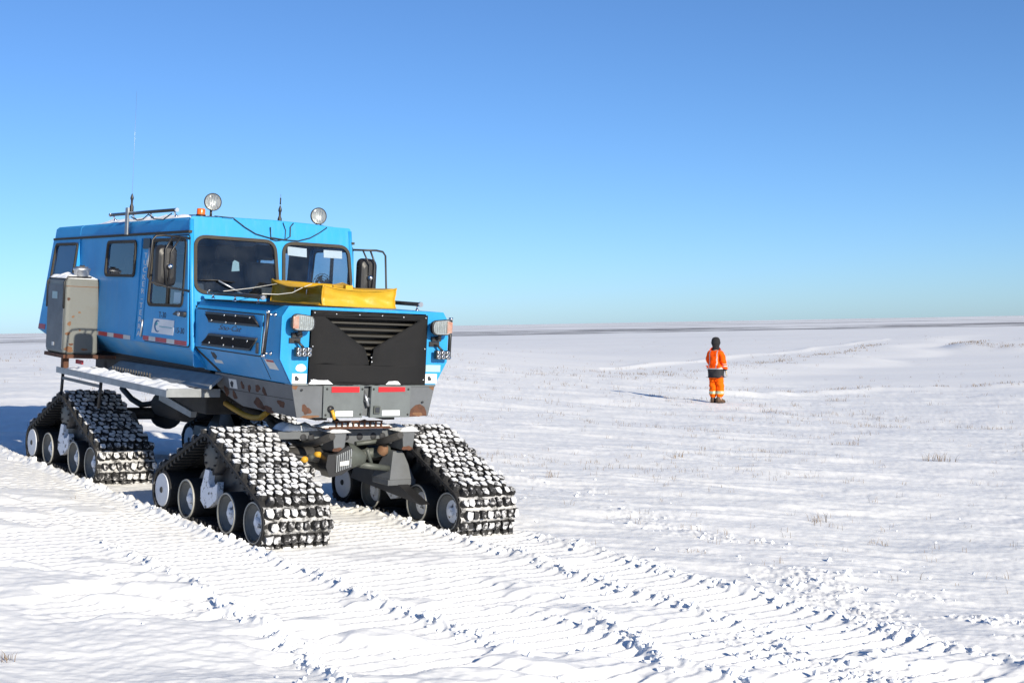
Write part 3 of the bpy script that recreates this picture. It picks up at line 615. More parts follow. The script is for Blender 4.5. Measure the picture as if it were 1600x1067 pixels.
# engine doors on both flanks
for sg in (1, -1):
    fr = Frame((0, -0.88 * sg, 0), (sg, 0, 0), (0, 0, 1)); m_ = lambda P: P if sg > 0 else [(-u, v) for u, v in P]
    ed = rpoly([(-0.30, 1.545), (1.12, 1.545), (1.155, 1.905), (1.155, 1.91), (-0.30, 1.912)], 0.02, 3)
    panel('door_seam', fr, m_(offset(ed, 0.012)), [], 0.004, 0.001, 'seal', V)
    e = panel('engine_door', fr, m_(ed), [], 0.012, 0.004, 'blue_paint', V)
    for P in ([(0.03, 1.795), (1.10, 1.80), (0.97, 1.90), (-0.06, 1.895)], [(-0.12, 1.565), (0.93, 1.575), (1.07, 1.70), (0.04, 1.69)]):
        lv = panel('louvre', fr, m_(P), [], 0.02, 0.018, 'black_plastic', e)
        inn = offset(P, -0.022); panel('louvre_face', fr, m_(inn), [], 0.006, 0.030, 'cover_vinyl', e)
        cx = sum(p[0] for p in P) / 4; cz = sum(p[1] for p in P) / 4
        for du, dz in ((-0.40, -0.03), (-0.08, -0.035), (0.13, -0.035), (0.42, 0.03), (-0.12, 0.03), (0.12, 0.035)):
            MB().lathe([(0.010, 0), (0.010, 0.005), (0, 0.007)], fr.p((cx + du) * sg, cz + dz, 0.033), fr.W, n=8).build('bolt', 'aluminium', e)
    if sg > 0:
        text('emblem', 'Sno-Cat', fr, 0.22, 1.735, 0.072, 0.0115, 'grey_dark_paint', e, sx=2.0, shear=0.5)
    lower = Frame((0, -0.88 * sg, 1.54), (sg, 0, 0), (0, -0.125 * sg, 0.225)); L2 = 0.2574
    # black gap where the hood meets the cab
    panel('hood_gap', fr, m_([(-0.37, 1.54), (-0.325, 1.54), (-0.325, 1.93), (-0.40, 1.96)]), [], 0.006, -0.012, 'seal', V)
    panel('hood_gap', lower, m_([(-0.36, 0.0), (-0.30, 0.0), (0.06, -L2 + 0.01), (-0.02, -L2 + 0.01)]), [], 0.004, 0.001, 'seal', V)
    panel('panel_seam', lower, m_([(1.115, -L2 + 0.02), (1.123, -L2 + 0.02), (1.123, 0), (1.115, 0)]), [], 0.003, 0.0006, 'seal', V)
    panel('warning_sticker', lower, m_([(1.20, -0.12), (1.38, -0.12), (1.34, -0.02), (1.17, -0.02)]), [], 0.002, 0.001, 'sticker_white', V)
    panel('warning_sticker', lower, m_([(1.21, -0.045), (1.35, -0.045), (1.345, -0.025), (1.205, -0.025)]), [], 0.001, 0.003, 'tape_red', V)
    panel('mascot_free_sticker' if False else 'faded_sticker', lower, m_(blob(0.06, -0.07, 0.045, 0.045, 4)), [], 0.002, 0.001, 'ink', V)
    panel('faded_sticker', lower, m_([(0.02, -0.15), (0.20, -0.15), (0.18, -0.115), (0.01, -0.115)]), [], 0.002, 0.001, 'sticker_white', V)
    panel('latch', fr, m_(rrect(1.06, 1.56, 1.09, 1.66, 0.012, 3)), [], 0.02, 0.016, 'black_metal', e)

def holder(name, a, b, r=0.017, out=(0, -1, 0), posts=(0.08, 0.5, 0.92), plen=0.06):
    """sprung ski / tool holder: rod with T-handled brackets"""
    a, b, o_ = Vector(a), Vector(b), Vector(out)
    rod = MB().tube([a, b], r, n=10).build(name, 'black_metal', V)
    MB().tube([a + o_ * 0.012, b + o_ * 0.012], r * 0.45, n=6).build('strip', 'chrome', rod)
    for t in posts:
        p = a + (b - a) * t
        MB().tube([p - o_ * plen, p + o_ * 0.002], 0.010, n=8).lathe([(0.020, 0), (0.020, 0.006), (0.006, 0.02)], p - o_ * plen, o_, n=10).build('bracket', 'chrome', rod)
    for q in (a, b): MB().tube([q - (b - a).normalized() * 0.012, q + (b - a).normalized() * 0.012], r * 1.25, n=10).build('end_clamp', 'chrome', rod)
holder('side_rod', (1.385, -0.955, 1.95), (1.325, -0.955, 1.56), out=(0, -1, 0), posts=(0.06, 0.95), plen=0.07)
holder('side_rod', (1.40, 0.97, 1.95), (1.40, 0.97, 1.57), out=(0, 1, 0), posts=(0.06, 0.95), plen=0.08)
holder('hood_rod', (-0.22, -0.80, 2.085), (0.95, -0.80, 2.065), out=(0, 0, 1))
holder('hood_rod', (-0.1, 0.84, 2.075), (1.05, 0.84, 2.07), out=(0, 0, 1), r=0.02, posts=(0.55, 0.95))
holder('roof_rod', (-2.63, -0.93, 2.86), (-0.80, -0.93, 2.885), out=(0, -0.4, 0.9), posts=(0.04, 0.35, 0.62, 0.96), plen=0.07)

# --- lamps
for sg in (-1, 1):
    yc = 0.735 * sg; c = Vector((1.60, yc, 1.872))
    prof = rpoly([(-0.105, -0.07), (0.105, -0.07), (0.112, 0.055), (-0.095, 0.075)], 0.055, 6)
    prof = [(a * -sg, b) for a, b in prof]
    def rg(k, x): return [(x, yc + a * k, 1.872 + b * k) for a, b in prof]
    hl = MB().loft([rg(0.55, 1.52), rg(0.92, 1.555), rg(1.08, 1.60), rg(1.08, 1.625), rg(0.96, 1.625)], caps=True).build('headlamp', 'black_plastic', V, bevel=0.004)
    MB().loft([rg(0.95, 1.6262), rg(0.95, 1.628)], mi=0).build('reflector', 'lamp_reflector', hl)
    fr = Frame((1.63, yc, 1.872), (0, 1, 0), (0, 0, 1))
    amb = [(a, b) for a, b in [(0.045 * sg, -0.058), (0.10 * sg, -0.05), (0.10 * sg, 0.05), (0.045 * sg, 0.058)]]
    panel('indicator', fr, amb, [], 0.004, 0.002, 'indicator_lens', hl)
    for k in range(7):
        u = (-0.085 + 0.02 * k) * sg
        panel('lens_flute', fr, [(u, -0.055), (u + 0.004, -0.055), (u + 0.004, 0.055), (u, 0.055)], [], 0.003, 0.001, 'rim_edge', hl)
    panel('lens', fr, [(a * 1.0, b * 1.0) for a, b in prof], [], 0.006, 0.010, 'glass_lamp', hl)
    MB().tube([(1.50, yc, 1.76), (1.57, yc, 1.775), (1.58, yc, 1.81)], 0.02, n=8).box((1.50, yc - 0.05, 1.735), (1.53, yc + 0.05, 1.775)).build('lamp_bracket', 'black_metal', V)
    # LED work light
    y2 = -0.695 if sg < 0 else 0.775; ld = MB().box((1.545, y2 - 0.078, 1.57), (1.60, y2 + 0.078, 1.652)).build('work_light', 'black_metal', V, bevel=0.008)
    for i in range(3):
        for j in range(2):
            MB().lathe([(0.0195, 0), (0.019, 0.004), (0.008, -0.004), (0.0, -0.004)], (1.602, y2 - 0.05 + 0.05 * i, 1.592 + 0.039 * j), (1, 0, 0), n=12).build('led', 'chrome', ld)
    MB().tube([(1.575, y2, 1.65), (1.545, y2 - 0.03, 1.69), (1.50, y2 - 0.06, 1.70)], 0.012, n=6).box((1.50, y2 - 0.11, 1.685), (1.515, y2 + 0.0, 1.73)).build('lamp_bracket', 'black_metal', V)
    # stickers on the front
    if sg < 0: S1, S2 = (-0.755, -0.61, 1.325, 1.415), None
    else: S1, S2 = (0.645, 0.775, 1.335, 1.425), (0.645, 0.81, 1.445, 1.51)
    st = panel('front_sticker', FF, [(S1[0], S1[2]), (S1[1], S1[2]), (S1[1], S1[3]), (S1[0], S1[3])], [], 0.002, 0.001, 'sticker_white', V)
    panel('print', FF, blob(S1[0] + 0.045, S1[2] + 0.045, 0.02, 0.022, 9), [], 0.001, 0.003, 'ink', st)
    for k in range(4): panel('print', FF, [(S1[0] + 0.07, S1[2] + 0.015 + 0.016 * k), (S1[1] - 0.012, S1[2] + 0.015 + 0.016 * k), (S1[1] - 0.012, S1[2] + 0.018 + 0.016 * k), (S1[0] + 0.07, S1[2] + 0.018 + 0.016 * k)], [], 0.001, 0.003, 'letter_silver', st)
    if S2: panel('front_sticker', FF, [(S2[0], S2[2]), (S2[1], S2[2]), (S2[1], S2[3]), (S2[0], S2[3])], [], 0.002, 0.001, 'sticker_grey', V)
    else: panel('front_sticker', FF, blob(-0.672, 1.465, 0.05, 0.036, 3, 16, 0.08), [], 0.002, 0.001, 'sticker_white', V)
for y, z in ((-0.625, 2.985), (0.58, 2.935)):
    c = (-0.62, y, z); la = MB().lathe([(0.02, -0.09), (0.06, -0.075), (0.088, -0.02), (0.09, 0.0), (0.084, 0.006), (0.080, 0.0)], c, (1, -0.12, 0), n=28).build('spot_lamp', 'black_plastic', V)
    MB().lathe([(0.081, 0.0), (0.06, -0.025), (0.02, -0.04), (0.0, -0.04)], c, (1, -0.12, 0), n=24).build('reflector', 'lamp_reflector', la)
    MB().lathe([(0.081, 0.0), (0.05, 0.008), (0.0, 0.012)], c, (1, -0.12, 0), n=24).build('lens', 'glass_lamp', la)
    for k in range(5):
        yy = y - 0.05 + 0.025 * k; hh = math.sqrt(max(0.0001, 0.075 ** 2 - (yy - y) ** 2)); MB().tube([(-0.612, yy, z - hh), (-0.612, yy, z + hh)], 0.0022, n=4).build('lens_flute', 'rim_edge', la)
    MB().tube([(-0.66, y, z - 0.07), (-0.66, y, zt(-0.66) + 0.01)], 0.013, n=8).box((-0.70, y - 0.05, zt(-0.66) - 0.005), (-0.60, y + 0.05, zt(-0.66) + 0.025)).build('lamp_bracket', 'black_metal', V)
bc = MB().lathe([(0.042, 0), (0.042, 0.05), (0.036, 0.06), (0, 0.061)], (-0.63, -0.745, 2.85), (0, 0, 1), n=16).build('beacon', 'amber', V)
MB().lathe([(0.048, -0.03), (0.048, 0.0), (0.0, 0.001)], (-0.63, -0.745, 2.85), (0, 0, 1), n=16).build('beacon_base', 'black_plastic', bc)

# --- cables over the brow of the cab
def brow(y, z, w=0.012): return CF.p(y, cv(z), w)
MB().tube([(-0.62, -0.60, 2.845), brow(-0.56, 2.835), brow(-0.46, 2.835), brow(-0.33, 2.75), brow(-0.21, 2.69), brow(-0.06, 2.66), brow(0.11, 2.65), brow(0.27, 2.65), brow(0.41, 2.69), brow(0.52, 2.75), brow(0.61, 2.81), (-0.62, 0.60, 2.845)], 0.0055, n=6).build('cable', 'black_plastic', V)
MB().tube([brow(-0.045, 2.77), brow(-0.04, 2.665), brow(0.12, 2.652), brow(0.18, 2.69), brow(0.185, 2.79), brow(0.22, 2.83)], 0.006, n=6).build('cable', 'black_plastic', V)
MB().tube([brow(0.10, 2.83), brow(0.13, 2.75), brow(0.12, 2.655), brow(0.02, 2.635), brow(-0.05, 2.65)], 0.004, n=6).build('cable', 'black_plastic', V)
# --- antennas and roof gear
for (x, y, z0, z1, r) in ((-2.2, -0.86, 2.95, 4.2, 0.0018), (-0.8, 0.215, 2.88, 3.14, 0.004)):
    an = MB().tube([(x, y, z0 + 0.05), (x, y, z1)], [r, r * 0.5], n=6).build('antenna', 'aluminium', V)
    MB().lathe([(0.022, -0.06), (0.022, 0.0), (0.012, 0.03), (0.012, 0.07), (0.018, 0.08), (0.018, 0.10), (0.005, 0.14)], (x, y, z0), (0, 0, 1), n=12).build('antenna_base', 'black_plastic', an)
MB().tube([(-0.8, 0.215, 3.03), (-0.8, 0.215, 3.10)], 0.008, n=6).build('antenna_coil', 'black_plastic', an)
MB().box((-2.13, -0.955, 2.64), (-2.06, -0.935, 2.93)).box((-2.25, -0.937, 2.86), (-2.10, -0.84, 2.875)).build('antenna_mount', 'deck_metal', V)
MB().tube([(-2.0, -0.94, 2.83), (-1.8, -0.945, 2.79), (-1.65, -0.945, 2.80), (-1.5, -0.945, 2.85), (-1.35, -0.945, 2.80), (-1.1, -0.945, 2.79), (-0.9, -0.94, 2.85)], 0.006, n=6).build('cable', 'black_plastic', V)
lump('snow', [(-3.4, -0.85, zt(-3.4)), (-0.9, -0.85, zt(-0.9)), (-0.9, -0.3, zt(-0.9) + .02), (-3.4, -0.3, zt(-3.4) + .02)], 0.06, V, 12, nx=40, ny=10)

# --- wipers
for s_ in (0, 1):
    o_ = 0.0 if s_ == 0 else 0.92
    wi = MB().tube([CF.p(-0.33 + o_, cv(2.05), 0.03), CF.p(-0.64 + o_, cv(2.195), 0.035)], 0.008, n=6).build('wiper', 'aluminium', V)
    MB().tube([CF.p(-0.84 + o_, cv(2.19), 0.026), CF.p(-0.64 + o_, cv(2.198), 0.034), CF.p(-0.46 + o_, cv(2.185), 0.026)], 0.007, n=6).build('wiper_blade', 'black_plastic', wi)
# --- mirrors
for sg in (-1, 1):
    y0, y1 = 1.03 * sg, 1.25 * sg; yc = (y0 + y1) / 2
    sec = rpoly([(-0.11, 2.11), (0.11, 2.11), (0.11, 2.52), (-0.11, 2.52)], 0.07, 6)
    def rm(x, k): return [(x, yc + a * k, 2.315 + (b - 2.315) * k) for a, b in sec]
    mi = MB().loft([rm(-0.57, 0.96), rm(-0.55, 1.0), rm(-0.51, 0.98), rm(-0.475, 0.86), rm(-0.46, 0.6), rm(-0.455, 0.2)], smooth=False).build('mirror', 'black_plastic', V, bevel=0.006)
    MB().loft([rm(-0.5705, 0.9), rm(-0.573, 0.9)]).build('mirror_glass', 'chrome', mi)
    br = MB().tube([(-0.46, 0.92 * sg, 2.60), (-0.44, 1.20 * sg, 2.61), (-0.44, 1.28 * sg, 2.60), (-0.44, 1.315 * sg, 2.56), (-0.44, 1.345 * sg, 2.20), (-0.44, 1.31 * sg, 2.15), (-0.44, 1.15 * sg, 2.11), (-0.40, 0.92 * sg, 2.08)], 0.011, n=8)
    br.tube([(-0.44, 1.03 * sg, 2.605), (-0.44, 1.12 * sg, 2.45), (-0.44, 1.12 * sg, 2.315), (-0.44, 1.14 * sg, 2.11)], 0.009, n=6).tube([(-0.43, 1.12 * sg, 2.60), (-0.435, 1.18 * sg, 2.48), (-0.435, 1.18 * sg, 2.315), (-0.435, 1.15 * sg, 2.11)], 0.010, n=6)
    br.build('mirror_bracket', 'black_metal', V)
    MB().lathe([(0.0, 0.03), (0.02, 0.026), (0.028, 0.01), (0.028, -0.02)], (-0.43, 1.13 * sg, 2.315), (1, 0, 0), n=12).build('swivel', 'chrome', mi)

# --- fuel tank on the right flank
tk = MB(); sec = rpoly([(-3.85, -1.205), (-3.10, -1.205), (-3.10, -0.86), (-3.85, -0.86)], 0.045, 5)
tk.loft([[(a, b, z) for a, b in s] for s, z in ((offset(sec, -0.02), 1.29), (sec, 1.31), (sec, 2.10), (offset(sec, -0.02), 2.135), (offset(sec, -0.06), 2.145))])
tank = tk.build('fuel_tank', 'tank_paint', V)
TF = Frame((-3.10, 0, 0), (0, 1, 0), (0, 0, 1)); TS = Frame((0, -1.205, 0), (1, 0, 0), (0, 0, 1))
for P in ([(-1.20, 2.045), (-0.87, 2.045), (-0.87, 2.052), (-1.20, 2.052)],): panel('weld_seam', TF, P, [], 0.004, 0.001, 'rust_light', tank)
panel('side_plate', TS, rrect(-3.81, 1.33, -3.14, 2.06, 0.02, 3), [], 0.006, 0.003, 'grey_dark_paint', tank)
for x in (-3.83, -3.125): MB().tube([(x, -1.212, 1.80), (x, -1.212, 2.09), (x, -1.18, 2.15), (x, -0.95, 2.155)], 0.011, n=6).build('strap', 'black_plastic', tank)
panel('tank_label', TS, [(-3.61, 1.90), (-3.39, 1.90), (-3.39, 1.98), (-3.61, 1.98)], [], 0.002, 0.008, 'sticker_grey', tank)
panel('tank_label', TS, [(-3.55, 1.37), (-3.46, 1.37), (-3.46, 1.41), (-3.55, 1.41)], [], 0.002, 0.008, 'sticker_white', tank)
for i, (u, v, a, b, mm) in enumerate([(-1.155, 1.63, .02, .022, 'rust_light'), (-1.165, 1.52, .022, .02, 'rust_light'), (-1.12, 1.71, .014, .012, 'rust_light'), (-1.06, 1.76, .012, .012, 'rust_light'), (-1.17, 1.905, .013, .02, 'rust'), (-1.15, 1.345, .045, .03, 'rust_light'), (-1.05, 1.56, .01, .01, 'rust_light'), (-1.0, 1.345, .03, .014, 'rust_light'), (-1.13, 1.40, .02, .014, 'rust')]):
    panel('rust_spot', TF, blob(u, v, a, b, i), [], 0.002, 0.001, mm, tank)
cp = MB().lathe([(0.075, 0), (0.075, 0.085), (0.085, 0.09), (0.085, 0.115), (0.06, 0.12), (0.06, 0.135), (0, 0.136)], (-3.20, -1.03, 2.14), (0, 0, 1), n=18).build('filler_cap', 'aluminium', tank)
MB().box((-3.265, -1.04, 2.275), (-3.135, -1.02, 2.29)).build('cap_handle', 'black_metal', tank)
tsnow = lump('snow', [(-3.84, -1.20, 2.135), (-3.12, -1.20, 2.135), (-3.12, -0.88, 2.135), (-3.84, -0.88, 2.135)], 0.06, V, 22, nx=24, ny=12)
tmx = Matrix(((0.8, 0, 0, 3.10 * 0.8 - 2.92), (0, 1.16, 0, 0.86 * 1.16 - 0.90), (0, 0, 1, 0), (0, 0, 0, 1)))
for o in [tank, tsnow] + list(tank.children): o.data.transform(tmx)
MB().box((-3.56, -1.30, 1.245), (-2.90, -0.70, 1.285)).box((-3.06, -1.27, 1.12), (-3.0, -1.20, 1.25)).build('tank_bracket', 'rust', V)
MB().box((-2.90, -1.16, 1.19), (-2.70, -1.14, 1.235)).build('rear_marker', 'tape_red', V)

# --- running board with ladder, packed with snow
rb = MB().box((-3.15, -1.285, 1.085), (0.0, -0.93, 1.12)).box((-3.15, -1.29, 1.07), (0.004, -1.275, 1.135)).box((-0.02, -1.28, 1.07), (0.006, -0.74, 1.15)).build('running_board', 'deck_metal', V)
MB().hexa([(-2.6, -0.94, 1.125), (0.12, -0.94, 1.155), (0.12, -0.90, 1.155), (-2.6, -0.90, 1.125), (-2.6, -0.76, 1.245), (0.06, -0.76, 1.285), (0.06, -0.72, 1.285), (-2.6, -0.72, 1.245)]).build('deck_flank', 'deck_metal', V)
lump('snow', [(-3.0, -1.272, 1.12), (-0.02, -1.272, 1.12), (-0.02, -0.90, 1.12), (-3.0, -0.90, 1.12)], 0.055, V, 31, nx=90, ny=14)
for i in range(15):
    x = -2.35 + i * 0.075
    MB().add([(x, -0.945, 1.10), (x + 0.04, -0.945, 1.10), (x + 0.02, -0.95, 1.205), (x, -0.93, 1.10), (x + 0.04, -0.93, 1.10), (x + 0.02, -0.935, 1.205)], [(0, 1, 2), (5, 4, 3), (0, 2, 5, 3), (1, 4, 5, 2), (0, 3, 4, 1)]).build('grip_tooth', 'black_metal', rb)
for x in (-3.06, -1.86):
    MB().tube([(x, -1.24, 1.08), (x - 0.04, -1.24, 0.78)], 0.018, n=8).build('ladder_leg', 'black_metal', V)
MB().box((-3.05, -1.25, 1.0), (-1.86, -1.225, 1.03)).build('ladder_rung', 'grey_dark_paint', V)

# --- grey chassis skirt and bumper
for sg in (1, -1):
    fr = Frame((0, -0.755 * sg, 1.308), (sg, 0, 0), (0, -0.065 * sg, 0.29)); m_ = lambda P: P if sg > 0 else [(-u, v) for u, v in P]
    panel('chassis_skirt', fr, m_([(-0.10, -0.13), (0.10, -0.22), (0.42, -0.292), (1.49, -0.292), (1.49, 0), (-0.10, 0)]), [], 0.02, -0.01, 'grey_dark_paint', V)
    panel('panel_seam', fr, m_([(-0.1, -0.155), (1.49, -0.135), (1.49, -0.130), (-0.1, -0.15)]), [], 0.002, 0.0005, 'seal', V)
    if sg > 0:
        panel('warning_sticker', fr, [(0.19, -0.13), (0.36, -0.13), (0.36, -0.04), (0.19, -0.04)], [], 0.002, 0.001, 'sticker_white', V)
        panel('warning_sticker', fr, blob(0.25, -0.09, 0.035, 0.03, 2), [], 0.001, 0.003, 'ink', V)
    for i, (u, v, a, b) in enumerate([(0.48, -0.085, .035, .034), (0.62, -0.10, .03, .034), (0.80, -0.085, .045, .038), (0.93, -0.105, .04, .036), (0.78, -0.235, .10, .05), (0.95, -0.27, .11, .03), (1.24, -0.19, .06, .038), (0.10, -0.17, .06, .04), (0.27, -0.20, .05, .035)]):
        panel('rust_patch', fr, m_(blob(u, v, a, b, 30 + i, 20, 0.4)), [], 0.002, 0.001, 'rust', V)
panel('bumper_corner', FF, [(-0.755, 1.31), (-0.445, 1.31), (-0.44, 1.02), (-0.69, 1.02)], [], 0.03, -0.014, 'grey_dark_paint', V)
panel('bumper_corner', FF, [(0.485, 1.31), (0.755, 1.31), (0.695, 1.03), (0.485, 1.02)], [], 0.03, -0.014, 'grey_dark_paint', V)
panel('bumper_plate', FF, [(-0.44, 1.31), (-0.022, 1.31), (-0.03, 1.018), (-0.435, 1.018)], [], 0.03, 0.0, 'grey_paint', V)
panel('bumper_plate', FF, [(0.058, 1.31), (0.48, 1.31), (0.483, 1.02), (0.055, 1.018)], [], 0.03, 0.0, 'grey_paint', V)
MB().box((1.40, -0.03, 1.03), (1.455, 0.065, 1.30)).build('hitch_pocket', 'grey_dark_paint', V)
MB().box((1.36, -0.75, 1.306), (1.50, 0.75, 1.316)).build('bumper_ledge', 'deck_metal', V)
panel('lip', FF, [(-0.755, 1.308), (0.755, 1.308), (0.755, 1.325), (-0.755, 1.325)], [], 0.012, 0.008, 'grey_paint', V)
for P in ([(-0.36, 1.25), (-0.075, 1.252), (-0.075, 1.30), (-0.36, 1.30)], [(0.13, 1.255), (0.415, 1.26), (0.415, 1.30), (0.13, 1.30)]): panel('red_reflector', FF, P, [], 0.008, 0.019, 'red_reflector', V)
for P in ([(-0.31, 1.032), (-0.13, 1.032), (-0.13, 1.08), (-0.31, 1.08)], [(0.18, 1.035), (0.37, 1.035), (0.37, 1.085), (0.18, 1.085)]): panel('white_plate', FF, P, [], 0.004, 0.0175, 'white_sign', V)
panel('rust_patch', FF, blob(-0.60, 1.09, .045, .04, 50, 20, 0.5), [], 0.002, 0.002, 'rust', V)
panel('rust_patch', FF, [(0.487, 1.022), (0.68, 1.03), (0.675, 1.07), (0.65, 1.115), (0.60, 1.14), (0.55, 1.13), (0.50, 1.09)], [], 0.002, 0.002, 'rust', V)
panel('rust_patch', FF, blob(0.58, 1.045, .06, .018, 53), [], 0.001, 0.0036, 'rust_light', V)
panel('rust_patch', FF, [(-0.75, 1.307), (-0.69, 1.307), (-0.71, 1.27), (-0.745, 1.28)], [], 0.002, 0.002, 'rust_light', V)
panel('rust_patch', FF, [(0.69, 1.307), (0.75, 1.307), (0.74, 1.27), (0.70, 1.29)], [], 0.002, 0.002, 'rust_light', V)
panel('rust_patch', FF, blob(-0.56, 1.03, .10, .012, 54), [], 0.001, 0.002, 'rust_light', V)
for (u, z) in [(-0.405, 1.28), (-0.04, 1.28), (0.08, 1.28), (0.455, 1.28), (-0.41, 1.045), (-0.05, 1.05), (0.46, 1.045), (-0.66, 1.27), (0.62, 1.16)]:
    MB().lathe([(0.010, 0), (0.010, 0.006), (0, 0.008)], FF.p(u, z, 0.014), (1, 0, 0), n=8).build('bolt', 'black_metal', V)
MB().lathe([(0.028, 0), (0.028, 0.05), (0.02, 0.055), (0, 0.055)], (1.44, 0.03, 1.19), (0.9, 0.2, -0.3), n=14).tube([(1.45, 0.01, 1.26), (1.49, 0.02, 1.19), (1.50, 0.045, 1.12)], 0.016, n=8).build('tow_hook', 'aluminium', V)
pl = MB().box((1.515, 0.085, 1.055), (1.535, 0.15, 1.125)).build('power_socket', 'gear_green', V); panel('socket_face', FF, [(0.095, 1.065), (0.14, 1.065), (0.14, 1.115), (0.095, 1.115)], [], 0.004, 0.037, 'ink', pl)
MB().lathe([(0.03, 0), (0.03, 0.02), (0, 0.022)], (1.515, -0.365, 1.10), (1, 0, 0), n=14).build('plug', 'black_plastic', V)
MB().tube([(1.54, -0.36, 1.09), (1.55, -0.345, 1.05), (1.545, -0.335, 1.01)], 0.017, n=8).build('plug_boot', 'copper_yellow', V)
MB().tube([(-0.12, -0.62, 1.00), (0.10, -0.63, 0.965), (0.36, -0.64, 0.93), (0.55, -0.64, 0.925), (0.70, -0.64, 0.94), (0.82, -0.63, 1.01)], 0.028, n=8).build('tow_strap', 'yellow_strap', V)

# --- under-frame, axles, springs
u = MB().box((-4.3, -0.42, 0.98), (1.35, -0.30, 1.20)).box((-4.3, 0.30, 0.98), (1.35, 0.42, 1.20))
for x in (-4.0, -3.0, -2.0, -1.0, 0.0, 0.9): u.box((x, -0.42, 1.0), (x + 0.08, 0.42, 1.16))
u.build('chassis_frame', 'underframe', V)
MB().box((-4.4, -0.70, 1.20), (1.40, 0.70, 1.282)).build('belly_pan', 'underframe', V)
MB().lathe([(0.0, -0.02), (0.12, 0), (0.14, 0.05), (0.14, 0.70), (0.12, 0.75), (0, 0.77)], (-2.25, -0.40, 0.80), (1, 0, 0), n=20).build('silencer', 'underframe', V)
MB().box((-1.3, -0.70, 0.86), (-0.4, -0.30, 1.10)).build('battery_box', 'underframe', V, bevel=0.02)
MB().hexa([(-1.55, -0.72, 0.90), (-0.72, -0.72, 0.80), (-0.72, -0.66, 0.80), (-1.55, -0.66, 0.90), (-1.55, -0.72, 0.98), (-0.70, -0.72, 0.86), (-0.70, -0.66, 0.86), (-1.55, -0.66, 0.98)]).build('step_brace', 'deck_metal', V)
for x in (0.95, -2.93):
    MB().tube([(x, -0.70, 0.62), (x, 0.70, 0.62)], 0.07, n=12).lathe([(0.02, -0.25), (0.12, -0.2), (0.18, -0.06), (0.18, 0.06), (0.12, 0.2), (0.02, 0.25)], (x, -0.05, 0.62), (1, 0, 0), n=18).build('axle', 'underframe', V)
    for s_ in (-1, 1):
        MB().tube([(x - 0.62, 0.36 * s_, 0.86), (x - 0.3, 0.36 * s_, 0.76), (x, 0.36 * s_, 0.72), (x + 0.3, 0.36 * s_, 0.76), (x + 0.62, 0.36 * s_, 0.86)], 0.035, n=6).build('leaf_spring', 'underframe', V)
MB().tube([(-2.9, 0.0, 0.66), (-1.0, 0.05, 0.86), (0.95, 0.0, 0.66)], 0.045, n=10).build('drive_shaft', 'underframe', V)
# front sub-frame as seen below the bumper
ff = Frame((1.30, 0, 0), (0, 1, 0), (0, 0, 1))
bm1 = MB().box((1.02, -0.22, 0.72), (1.10, 0.72, 0.86)).box((0.80, -0.66, 0.78), (1.10, -0.20, 0.86)).build('cross_beam', 'grey_dark_paint', V, bevel=0.006)
for yy in (-0.40, -0.32, -0.10, 0.05, 0.20, 0.35, 0.45): MB().lathe([(0.034, 0), (0.034, 0.004), (0, 0.004)], (1.10, yy, 0.795), (1, 0, 0), n=14).build('lightening_hole', 'dark_interior', bm1)
for y0, y1 in ((-0.20, -0.055), (0.55, 0.695)):
    MB().hexa([(1.05, y0 + 0.01, 0.68), (1.30, y0 + 0.02, 0.68), (1.30, y1 - 0.02, 0.68), (1.05, y1, 0.68), (1.05, y0, 0.86), (1.30, y0, 0.86), (1.30, y1, 0.86), (1.05, y1, 0.86)]).build('frame_horn', 'grey_dark_paint', V, bevel=0.008)
    panel('rust_patch', ff, blob((y0 + y1) / 2 - 0.01, 0.70, 0.055, 0.022, 60), [], 0.002, 0.002, 'rust', V)
    lump('snow', [(0.98, y0 - 0.06, 0.861), (1.33, y0 - 0.03, 0.861), (1.33, y1 + 0.03, 0.861), (0.98, y1 + 0.06, 0.861)], 0.05, V, 41, nx=14, ny=10)
MB().box((1.12, -0.30, 0.895), (1.32, 0.42, 0.905)).box((1.30, -0.25, 0.895), (1.315, 0.40, 0.915)).box((1.30, -0.20, 0.955), (1.31, 0.32, 0.97)).build('radiator_guard', 'rust', V)
for i in range(9): MB().box((1.30, -0.18 + 0.06 * i, 0.91), (1.312, -0.165 + 0.06 * i, 0.958)).build('guard_bar', 'rust', V)
lump('snow', [(1.10, -0.32, 0.905), (1.30, -0.32, 0.905), (1.30, 0.44, 0.905), (1.10, 0.44, 0.905)], 0.055, V, 43, nx=10, ny=26)
lump('snow', [(0.9, -0.62, 0.86), (1.12, -0.62, 0.86), (1.12, -0.22, 0.86), (0.9, -0.22, 0.86)], 0.07, V, 44, nx=10, ny=16)
hexp = [(-0.26, 0.66), (-0.17, 0.665), (-0.05, 0.74), (0.0, 0.71), (0.0, 0.53), (-0.11, 0.47), (-0.23, 0.45), (-0.275, 0.55)]
gb = panel('gear_case', ff, hexp, [], 0.16, -0.05, 'black_metal', V)
for i in range(8): panel('cooling_fin', ff, [(-0.175 + i * 0.021, 0.50 + 0.006 * i), (-0.165 + i * 0.021, 0.50 + 0.006 * i), (-0.165 + i * 0.021, 0.655 + 0.008 * i), (-0.175 + i * 0.021, 0.655 + 0.008 * i)], [], 0.02, 0.035, 'deck_metal', gb)
panel('name_plate', ff, [(-0.14, 0.555), (-0.045, 0.565), (-0.045, 0.605), (-0.14, 0.595)], [], 0.004, 0.048, 'sticker_white', gb)
MB().lathe([(0.13, -0.02), (0.125, 0.03), (0.07, 0.15), (0.05, 0.18), (0.0, 0.19)], (1.22, 0.0, 0.63), (0.15, 1, -0.15), n=14, smooth=True).build('gear_cover', 'gear_green', V)
